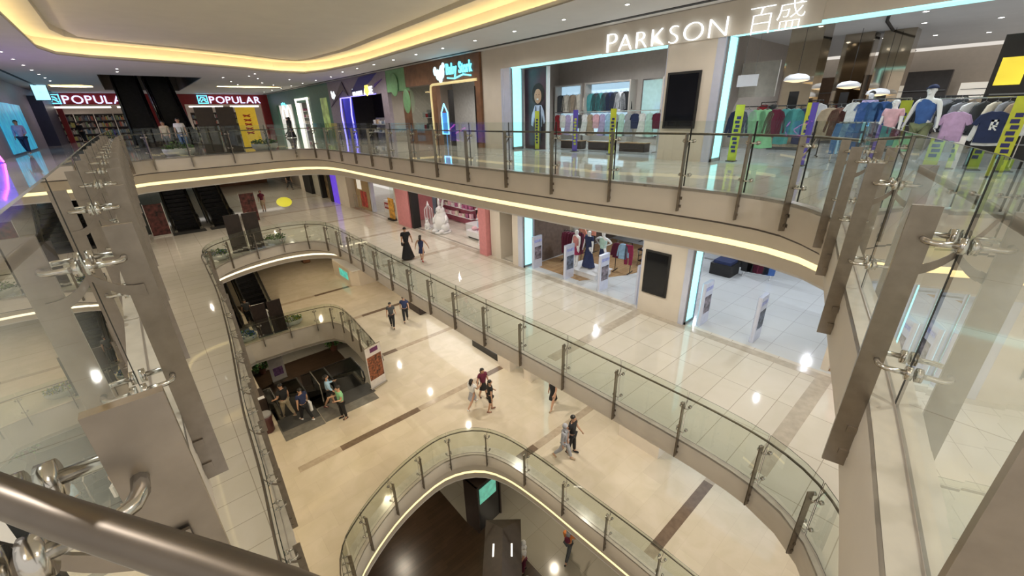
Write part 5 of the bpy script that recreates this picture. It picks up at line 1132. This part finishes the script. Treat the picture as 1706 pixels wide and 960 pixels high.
def person(label, loc, heading, H=1.7, legs=(20, -18), knees=(5, 25), arms=((10, 15), (-10, 20)), spread=(8, 8), lean=0, turn=0, top=('black', 'tee'), bottom=('black', 'trousers'), hair='short', skin=None, shoes='black', bag=None, name='person', cat='person', group=None, head=True, hw=1.0):
    """faces local +y; legs/knees/arms in degrees (forward positive)"""
    skin = skin or M_SKIN; R = math.radians; root = thing(name, label, cat, loc, heading, group)
    def L(p): return tuple(c*H for c in p)
    pel = (0, 0, .515); ln = R(lean)
    def up(z, y=0, x=0): return (x, math.sin(ln)*(z-.515)+y*math.cos(ln), .515+math.cos(ln)*(z-.515)-y*math.sin(ln))
    spine, chest, neck, hb, hd, ht = up(.61), up(.735), up(.825), up(.868, .004), up(.925, .012), up(.972, .006)
    J = {'pel': pel, 'spine': spine, 'chest': chest}
    low = 1e9
    for s, i in ((-1, 0), (1, 1)):
        a = R(legs[i]); k = R(knees[i]); hip = (s*.048, 0, .49)
        kn = (s*.052, math.sin(a)*.225, .49-math.cos(a)*.225); b = a-k
        an = (s*.054, kn[1]+math.sin(b)*.225, kn[2]-math.cos(b)*.225)
        toe = (s*.062, an[1]+.085*math.cos(min(0, b)), an[2]-.022+.085*math.sin(min(0, b))*1.0)
        heel = (s*.054, an[1]-.022, an[2]-.025)
        J[i] = dict(hip=hip, kn=kn, an=an, toe=toe, heel=heel); low = min(low, heel[2], toe[2])
        a0, a1 = R(arms[i][0]), R(arms[i][1]); sp = R(spread[i]); sh = up(.805, 0, s*.098)
        el = (sh[0]+s*math.sin(sp)*.165, sh[1]+math.sin(a0)*math.cos(sp)*.165, sh[2]-math.cos(a0)*math.cos(sp)*.165); c = a0+a1
        sp2 = sp*.6 if abs(spread[i]) < 60 else -sp*.9
        wr = (el[0]+s*math.sin(sp2)*.14, el[1]+math.sin(c)*math.cos(sp2)*.14, el[2]-math.cos(c)*math.cos(sp2)*.14)
        J['a%d' % i] = dict(sh=sh, el=el, wr=wr, c=c, d=Vector((s*math.sin(sp2), math.sin(c)*math.cos(sp2), -math.cos(c)*math.cos(sp2))))
    dz = -low+.012
    def P(p, r1, r2=None): return (p[0]*H*1.08, p[1]*H, (p[2]+dz)*H, r1*H*1.24, (r2 or r1)*H*1.24)
    V = [P(pel, .062, .05), P(spine, .055, .043), P(chest, .07, .05), P(neck, .027)]; E_ = [(0, 1), (1, 2), (2, 3)]
    if head: V += [P(hb, .028), P(hd, .046, .055), P(ht, .036, .04)]; E_ += [(3, 4), (4, 5), (5, 6)]
    for i in (0, 1):
        j = J[i]; n = len(V); V += [P(j['hip'], .045), P(tuple((a+b)/2 for a, b in zip(j['hip'], j['kn'])), .04), P(j['kn'], .028), P(tuple(a*.6+b*.4 for a, b in zip(j['kn'], j['an'])), .026), P(j['an'], .016), P(j['toe'], .014)]
        E_ += [(0, n), (n, n+1), (n+1, n+2), (n+2, n+3), (n+3, n+4), (n+4, n+5)]
        j = J['a%d' % i]; n = len(V); V += [P(j['sh'], .03), P(j['el'], .020), P(j['wr'], .013)]; E_ += [(2, n), (n, n+1), (n+1, n+2)]
        hp = Vector(j['wr'])+j['d']*.04; V.append(P(hp, .018, .012)); E_.append((n+2, n+3))
    me = skin_mesh(V, E_, 'body', [skin], sub=1)
    x = MB()
    for i, s in ((0, -1), (1, 1)):     # fingers, rooted in the palm
        j = J['a%d' % i]; d = j['d']; hp = Vector(j['wr'])+d*.042; side = Vector((0, 1, 0)); side = (side-d*side.dot(d)).normalized(); inn = d.cross(side)*s
        for q, ln_ in ((-.012, .034), (-.004, .040), (.004, .037), (.011, .028)):
            b0 = hp+side*q; pts = [b0, b0+d*ln_*.55+inn*.003, b0+d*ln_+inn*.012]; x.tube([Vector((p.x*H, p.y*H, (p.z+dz)*H)) for p in pts], [.0052*H, .005*H, .0038*H], 6)
        b0 = Vector(j['wr'])+d*.022+side*.012; pts = [b0, b0+side*.014+d*.012, b0+side*.016+d*.03]; x.tube([Vector((p.x*H, p.y*H, (p.z+dz)*H)) for p in pts], [.006*H, .0055*H, .004*H], 6)
    if head:
        hc = Vector(hd); f = .052
        def hp_(x_, y_, z_): v = Vector((x_, hc.y+y_, hc.z+z_+dz)); return (v.x*H, v.y*H, v.z*H)
        x.ball(hp_(0, f+.006, -.004), .007*H, .010*H, .012*H, 8, 5); [x.ball(hp_(s*.047, 0, -.003), .007*H, .012*H, .017*H, 8, 5) for s in (-1, 1)]
        x.ball(hp_(0, f-.010, -.035), .018*H, .016*H, .014*H, 8, 5)
        if cat == 'person':
            x.m = 1; [x.ball(hp_(s*.018, f-.004, .008), .007*H, .006*H, .005*H, 8, 5) for s in (-1, 1)]; x.m = 2; x.ball(hp_(0, f+.001, -.027), .014*H, .005*H, .004*H, 8, 4)
    me = join_mb(me, x, [skin, M_HAIR, mat('lips', (.35, .10, .09), .5)]); link('body', me, root)
    # clothes
    def part_(nm, vs, es, mt): link(nm, skin_mesh(vs, es, nm, [mt]), root)
    tc, tk = top; tm = CLO.get(tc) or tc; k = 1.16
    if tk:
        vs = [P(up(.50 if tk != 'long' else .47), .066*k, .056*k), P(spine, .058*k, .05*k), P(chest, .072*k, .056*k), P(up(.815), .045)]; es = [(0, 1), (1, 2), (2, 3)]
        if tk == 'sleeveless':
            vs[0:4] = [P(up(.455), .078, .066), P(spine, .066, .056), P(chest, .095, .066), P(up(.80), .07, .05)]
            for i in (0, 1): n = len(vs); vs.append(P(tuple(a*.75+b*.25 for a, b in zip(J['a%d' % i]['sh'], chest)), .042)); es.append((2, n))
        else:
            for i in (0, 1):
                j = J['a%d' % i]; n = len(vs); el = j['el'] if tk in ('sleeve', 'long') else tuple(a*.45+b*.55 for a, b in zip(j['sh'], j['el']))
                vs += [P(j['sh'], .040), P(el, .030)]; es += [(2, n), (n, n+1)]
                if tk in ('sleeve', 'long'): vs.append(P(tuple(a*.12+b*.88 for a, b in zip(j['el'], j['wr'])), .022)); es.append((n+1, n+2))
        part_('top', vs, es, tm)
    bc, bk = bottom; bmx = CLO.get(bc) or bc
    if bk in ('trousers', 'shorts'):
        vs = [P((0, 0, .53), .064, .056)]; es = []
        for i in (0, 1):
            j = J[i]; n = len(vs); vs += [P(j['hip'], .052), P(j['kn'], .038 if bk == 'trousers' else .046)]; es += [(0, n), (n, n+1)]
            if bk == 'trousers': vs += [P(tuple(a*.1+b*.9 for a, b in zip(j['kn'], j['an'])), .028)]; es += [(n+1, n+2)]
            else: vs[-1] = P(tuple(a*.15+b*.85 for a, b in zip(j['hip'], j['kn'])), .046)
        part_('trousers' if bk == 'trousers' else 'shorts', vs, es, bmx)
    elif bk in ('skirt', 'gown'):
        zlow = .33 if bk == 'skirt' else .045; yy = (J[0]['kn'][1]+J[1]['kn'][1])/2 if bk == 'skirt' else (J[0]['an'][1]+J[1]['an'][1])/2
        sprd = max(.10, abs(J[0]['kn'][1]-J[1]['kn'][1])*.65) if bk == 'skirt' else max(.13, abs(J[0]['an'][1]-J[1]['an'][1])*.62)
        a = MB(); n = 20; rows = 6; vs = []; fs = []
        for q in range(rows):
            t = q/(rows-1); z = .60+(zlow-.60)*t
            for j in range(n):
                th = 2*PI*j/n; wob = 1+.06*t*math.cos(5*th)
                rx = .062+(.135 if bk == 'gown' else .05)*t; ry = .054+(sprd-.05)*t; vs.append((rx*wob*math.cos(th)*H, (yy*t+ry*wob*math.sin(th))*H, (z+dz*min(1, .3+t))*H))
        for q in range(rows-1):
            for j in range(n): fs.append((q*n+j, q*n+(j+1) % n, (q+1)*n+(j+1) % n, (q+1)*n+j))
        a.mesh(vs, fs); a.build('skirt' if bk == 'skirt' else 'long_skirt', bmx, root, smooth=True)
    if shoes:
        for i in (0, 1):
            j = J[i]; a = MB(); h_, t_ = Vector(j['heel']), Vector(j['toe']); pts = [h_+Vector((0, -.012, .012)), h_*.6+t_*.4+Vector((0, 0, .010)), t_+Vector((0, .01, .004))]
            a.tube([((p.x)*H, p.y*H, (p.z+dz)*H) for p in pts], [.020*H, .023*H, .017*H], 8); a.build('shoe', CLO.get(shoes) or M_HAIR, root, smooth=True)
    if head and hair:
        hc = Vector(hd); a = MB(); c = (hc.x*H, (hc.y-.014)*H, (hc.z+.018+dz)*H)
        mh = M_HAIR
        if hair == 'scarf' or hair.startswith('scarf'):
            mh = CLO.get(hair.split(':')[1]) if ':' in hair else CLO['black']
            a.ball((c[0], c[1]-.004*H, c[2]-.008*H), .060*H, .062*H, .068*H, 16, 9); b_ = up(.80); a.tube([(0, c[1]+.0, c[2]-.03*H), (0, (up(.84)[1])*H, (up(.84)[2]+dz)*H), (0, b_[1]*H, (b_[2]+dz)*H)], [.05*H, .055*H, .085*H], 12)
        elif hair == 'cap':
            mh = CLO['navy']; a.ball(c, .056*H, .064*H, .05*H, 14, 8, 0.0); a.box(c[0]-.035*H, c[0]+.035*H, c[1]+.03*H, c[1]+.10*H, c[2]+.0, c[2]+.008*H)
        else:
            a.ball(c, .054*H, .058*H, .054*H, 14, 9, -.25)
            if hair == 'long': a.tube([(c[0], c[1]-.028*H, c[2]+.01*H), (c[0], c[1]-.045*H, c[2]-.06*H), (c[0], c[1]-.04*H, c[2]-.15*H)], [.045*H, .05*H, .028*H], 10)
            if hair == 'bun': a.ball((c[0], c[1]-.05*H, c[2]+.03*H), .025*H, n=10, k=6)
            if hair == 'tail': a.tube([(c[0], c[1]-.045*H, c[2]+.02*H), (c[0], c[1]-.075*H, c[2]-.03*H), (c[0], c[1]-.06*H, c[2]-.10*H)], [.016*H, .02*H, .008*H], 8)
        a.build('headscarf' if hair.startswith('scarf') else ('cap' if hair == 'cap' else 'hair'), mh, root, smooth=True)
    if bag: bag(root, J, H, dz)
    return root, J, H, dz
def hand_item(i, fn):
    def f(root, J, H, dz):
        j = J['a%d' % i]; p = (Vector(j['wr'])+j['d']*.06); fn(root, Vector((p.x*H, p.y*H, (p.z+dz)*H)))
    return f
def backpack(mt, side=0):
    def f(root, J, H, dz):
        c = Vector(J['chest']); a = MB(); a.ball((c.x*H, (c.y-.085)*H, (c.z-.04+dz)*H), .075*H, .045*H, .105*H, 12, 8); a.build('backpack', mt, root, smooth=True)
    return f
def at_foot(px, py, z): return tuple(at_z(px, py, z))
def HD(a): return math.radians(a)     # heading: 0 faces +y (away along the mall), 90 faces -x, -90 faces +x
# --- middle floor
person('woman in black top and long black skirt seen from behind, holding the girl\'s hand', at_foot(680, 432, MID), HD(-10), 1.66, legs=(14, -12), knees=(4, 14), arms=((-5, 12), (8, 10)), spread=(6, 22), top=('black', 'tee'), bottom=('black', 'gown'), hair='bun', bag=lambda r, J, H, d: MB().ball((-.13*H, -.02, .50*H), .05, .09, .11, 10, 6).build('shoulder_bag', M_HAIR, r))
person('girl in a navy dress with long dark hair walking beside the woman in black', at_foot(704, 435, MID), HD(-40), 1.36, legs=(20, -18), knees=(3, 25), arms=((0, 5), (5, 5)), spread=(24, 34), top=('navy', 'sleeveless'), bottom=('navy', 'skirt'), hair='long', shoes='red')
person('person in dark clothes walking at the far end of the middle floor', at_foot(484, 316, MID), HD(200), 1.7, top=('black', 'tee'), bottom=('charcoal', 'trousers'))
person('person in a dark red top half hidden behind the fruit poster on the middle floor', at_foot(441, 352, MID), HD(160), 1.6, legs=(5, -5), knees=(2, 4), top=('maroon', 'tee'), bottom=('tan', 'skirt'), hair='scarf:maroon')
# --- bottom floor
person('man in a dark shirt and trousers, left one of the pair walking away', at_foot(655, 546, BOT), HD(-30), 1.74, legs=(18, -20), knees=(3, 18), arms=((-12, 10), (14, 10)), top=('charcoal', 'tee'), bottom=('black', 'trousers'))
person('man in a dark blue shirt, right one of the pair walking away', at_foot(677, 536, BOT), HD(-25), 1.78, legs=(-16, 20), knees=(20, 4), arms=((12, 10), (-10, 12)), top=('navy', 'tee'), bottom=('black', 'trousers'))
person('girl in a white top and grey skirt striding on the left of the trio', at_foot(788, 677, BOT), HD(-75), 1.52, legs=(28, -28), knees=(3, 22), arms=((15, 60), (25, 95)), spread=(6, 12), top=('white', 'tee'), bottom=('grey', 'skirt'), hair='long', shoes='white')
person('woman in a dark wine top and dark skirt at the back of the trio', at_foot(806, 664, BOT), HD(175), 1.62, legs=(12, -10), knees=(3, 12), arms=((5, 25), (0, 30)), spread=(10, 22), top=('maroon', 'tee'), bottom=('black', 'skirt'), hair='long', bag=lambda r, J, H, d: MB().ball((.15*H, -.05, .58*H), .05, .1, .1, 10, 6).build('shoulder_bag', M_HAIR, r))
person('boy in a dark green tee and black shorts at the front of the trio', at_foot(818, 685, BOT), HD(-110), 1.62, legs=(8, -8), knees=(2, 8), arms=((20, 25), (-10, 10)), spread=(8, 25), top=('black', 'tee'), bottom=('black', 'shorts'), shoes='brown')
person('woman in a short black dress walking under the edge of the middle floor', at_foot(921, 679, BOT), HD(100), 1.6, legs=(24, -24), knees=(3, 20), arms=((25, 40), (-10, 20)), top=('black', 'sleeveless'), bottom=('black', 'skirt'), hair='short', shoes='tan')
person('woman in pale grey clothes and a grey headscarf walking beside the man in black', at_foot(940, 764, BOT), HD(-160), 1.66, legs=(20, -22), knees=(3, 20), arms=((8, 10), (-5, 15)), top=('grey', 'long'), bottom=('grey', 'trousers'), hair='scarf:grey', shoes='tan')
person('man in a black tee and black trousers walking beside the woman in grey', at_foot(952, 755, BOT), HD(-165), 1.78, legs=(6, -6), knees=(2, 8), arms=((16, 25), (-8, 20)), spread=(8, 26), top=('black', 'tee'), bottom=('black', 'trousers'))
person('man in a green polo shirt standing with bent arms near the escalator top', at_foot(574, 697, BOT), HD(95), 1.7, legs=(-4, 5), knees=(2, 6), arms=((12, 95), (12, 90)), top=('green', 'tee'), bottom=('black', 'trousers'))
person('woman in a bright blue jacket facing the man in green', at_foot(553, 675, BOT), HD(-100), 1.62, legs=(12, -14), knees=(3, 18), arms=((12, 80), (5, 30)), top=('sky', 'sleeve'), bottom=('black', 'shorts'), hair='long', shoes='maroon')
person('shopper in a navy shirt carrying a large white bag onto the escalator mat', at_foot(512, 700, BOT), HD(20), 1.66, legs=(16, -16), knees=(3, 20), arms=((-6, 10), (8, 12)), spread=(10, 14), top=('navy', 'tee'), bottom=('black', 'trousers'), shoes='white',
       bag=hand_item(1, lambda r, p: MB().rbox(p.x-.05, p.x+.08, p.y-.2, p.y+.2, p.z-.45, p.z-.02, .03).build('white_carrier_bag', CLO['white'], r)))
person('man in a black shirt and khaki trousers beside the promoter desk', (1.9, 17.1, BOT+.02), HD(30), 1.74, legs=(14, -14), knees=(3, 16), arms=((10, 50), (-5, 20)), top=('black', 'tee'), bottom=('khaki', 'trousers'), shoes='tan')
person('person in black with a red cap leaning over the promoter desk', (1.0, 19.15, BOT), HD(175), 1.62, legs=(4, -4), knees=(2, 4), arms=((30, 40), (30, 50)), lean=22, top=('charcoal', 'sleeve'), bottom=('black', 'trousers'), hair='scarf:red')
person('shopper in dark clothes riding at the foot of the bottom floor escalator', (2.6, 28.4, BOT), HD(0), 1.66, legs=(4, -4), knees=(2, 4), top=('charcoal', 'tee'), bottom=('black', 'trousers'))
o = thing('steel_bollard', 'white topped slim bollard before the notice boards of the bottom floor', 'bollard', (3.45, 27.2, BOT)); MB().lathe([(.07, 0), (.07, .9)], n=12).build('post', M_WHITE, o, smooth=True); MB().ball((0, 0, .98), .11, n=12, k=8).build('round_top', M_WHITE, o, smooth=True)
# --- upper floor
person('man in a pale pink shirt and dark trousers walking by the violet lit wall', at_foot(50, 258, UP), HD(165), 1.72, legs=(12, -12), knees=(3, 14), arms=((5, 60), (-4, 20)), top=('lilac', 'long'), bottom=('navy', 'trousers'), shoes='white')
person('person in black leaning at the bookshop front on the upper floor', (-4.4+1.6, 51.8, UP), HD(150), 1.66, legs=(4, -4), knees=(2, 4), arms=((20, 40), (20, 40)), lean=8, top=('black', 'sleeve'), bottom=('black', 'trousers'), hair='short')
person('person in a white shirt and jeans by the planter on the upper floor', (2.05, 27.4, UP), HD(170), 1.62, legs=(6, -6), knees=(2, 4), top=('white', 'tee'), bottom=('denim', 'trousers'))
person('shorter person in a pale yellow top by the planter on the upper floor', (1.45, 27.6, UP), HD(150), 1.5, legs=(4, -4), knees=(2, 4), top=('khaki', 'tee'), bottom=('charcoal', 'trousers'))
person('person all in black standing before the lit arches of the green front', (11.2, 43.5, UP), HD(-100), 1.66, top=('black', 'sleeve'), bottom=('black', 'trousers'))
person('second person all in black near the tall lit window of the green front', (10.4, 39.8, UP), HD(-80), 1.66, top=('black', 'sleeve'), bottom=('black', 'gown'), hair='scarf')
# --- basement
person('woman in a grey headscarf with a dark red backpack striding in the basement', at_foot(946, 925, BAS), HD(-70), 1.62, legs=(30, -34), knees=(3, 20), arms=((15, 70), (15, 70)), top=('orange', 'tee'), bottom=('charcoal', 'trousers'), hair='scarf:grey', bag=backpack(CLO['maroon']))
person('person in black trousers mostly hidden under the curved basement opening', tuple(Vector((8.9, 11.9, BAS))), HD(20), 1.66, legs=(5, -5), knees=(2, 4), top=('black', 'tee'), bottom=('black', 'trousers'))
person('person in a white top standing behind the kiosk roof in the basement', (6.75, 7.55, BAS), HD(60), 1.7, legs=(4, -4), knees=(2, 4), top=('white', 'tee'), bottom=('maroon', 'trousers'), hair='scarf:white')
person('person in white and dark stripes at the side of the kiosk roof in the basement', (6.0, 6.55, BAS), HD(60), 1.66, legs=(4, -4), knees=(2, 4), top=('lilac', 'tee'), bottom=('charcoal', 'trousers'), hair='scarf:white')
# --- mannequins
def mann(label, loc, heading, H, **k): return person(label, loc, heading, H, skin=M_MANN, shoes=None, name='mannequin', cat='mannequin', hair=k.pop('hair', None), **k)
mann('white mannequin in a red and wine dress, left on the plinth', (13.55, 11.25, MID+.25), HD(80), 1.72, legs=(2, -2), knees=(0, 0), arms=((5, 10), (5, 10)), top=('rose', 'sleeveless'), bottom=('wine', 'skirt'))
mann('white mannequin in a long navy dress in the middle of the plinth', (13.75, 10.72, MID+.25), HD(80), 1.74, legs=(2, -2), knees=(0, 0), arms=((5, 5), (5, 5)), spread=(14, 14), top=('navy', 'tee'), bottom=('navy', 'gown'))
mann('white mannequin with hands on hips in a mint top and navy skirt', (14.1, 10.22, MID+.25), HD(85), 1.72, legs=(2, -2), knees=(0, 0), arms=((0, 20), (0, 20)), spread=(62, 62), top=('mint', 'sleeveless'), bottom=('navy', 'skirt'))
mann('white mannequin with a navy cap and navy sleeveless vest in the right upper entrance', (14.0, 1.42, UP+.05), HD(75), 1.78, legs=(2, -2), knees=(0, 0), arms=((2, 8), (2, 8)), spread=(14, 14), top=('blue', 'sleeveless'), bottom=('olive', 'trousers'), hair='cap')
mann('child sized white mannequin in a pink tee with dark print', (14.0, 1.98, UP+.05), HD(75), 1.52, legs=(2, -2), knees=(0, 0), arms=((2, 8), (2, 8)), top=('pink', 'tee'), bottom=('charcoal', 'trousers'))
mann('small dark headed mannequin in a lilac jacket further inside the right upper entrance', (16.3, 2.9, UP+.35), HD(75), 1.45, legs=(2, -2), knees=(0, 0), top=('lilac', 'sleeve'), bottom=('charcoal', 'trousers'), hair='short')

for k, (x, y, cols) in enumerate(((19.6, 10.6, ['maroon', 'black', 'wine', 'tan', 'charcoal', 'coral', 'cream', 'black']), (19.2, 8.2, ['white', 'black', 'charcoal', 'tan', 'cream', 'black']), (16.2, 12.9, ['coral', 'black', 'tan', 'coral']))):
    wh = ('farthest rack behind the mannequins', 'rack behind the display table', 'side rack past the gowns')[k]
    rack('black %s, one floor down' % wh, x, y, MID, 2.2 if k < 2 else 1.2, 1.7, 0, M_BLACKM)
    hang(None, ['jacket', 'top'], cols, 'on the '+wh, 'clothes on the '+wh, x, y, MID, 2.1 if k < 2 else 1.1, 1.7, 0, front=True, s=1.1)
# more racks deep inside the right upper entrance
for k, (x, y, cols) in enumerate(((18.6, 5.6, ['red', 'charcoal', 'cream', 'maroon', 'navy', 'white']), (20.5, 2.2, ['charcoal', 'navy', 'grey', 'black', 'tan', 'maroon', 'charcoal', 'navy']), (18.2, 1.0, ['black', 'grey', 'charcoal', 'tan', 'black', 'navy']), (24.5, 3.2, ['red', 'white', 'navy', 'grey', 'coral', 'black', 'tan', 'charcoal', 'cream', 'black']))):
    wh = ('red and dark rack behind the green coats', 'long dark rack deep behind the jeans', 'dark rack behind the chrome rack', 'farthest long rack of the upper store')[k]
    rack(wh, x, y, UP, 2.0 if k < 3 else 3.6, 1.6, 0, M_BLACKM)
    hang(None, ['jacket', 'top'], cols, 'on the '+wh, 'clothes on the '+wh, x, y, UP, 1.9 if k < 3 else 3.5, 1.6, 0, front=True, s=1.15)
for lab, x, y0, y1, z1, mt in (('dark tall wall unit at the back of the upper store', 30.5, 2.6, 5.2, 2.9, M_DARKW), ('lit cream wall unit at the back of the upper store', 30.8, .6, 2.2, 2.3, M_ALCW), ('brown partition unit deep in the upper store', 26.5, 4.6, 7.0, 2.7, mat('brown_partition', (.20, .12, .07), .5))):
    r = thing('wall_unit', lab, 'wall unit', (x, (y0+y1)/2, UP)); h = (y1-y0)/2
    MB().box(0, .5, -h, h, .1, z1).build('body', mt, r); MB().box(.05, .45, -h+.05, h-.05, 0, .1).build('plinth', M_BLACKM, r)
    a = MB()
    for q in range(4): a.box(-.12, 0, -h+.05, h-.05, .5+q*.5, .53+q*.5)
    a.build('shelves', M_GREY, r)
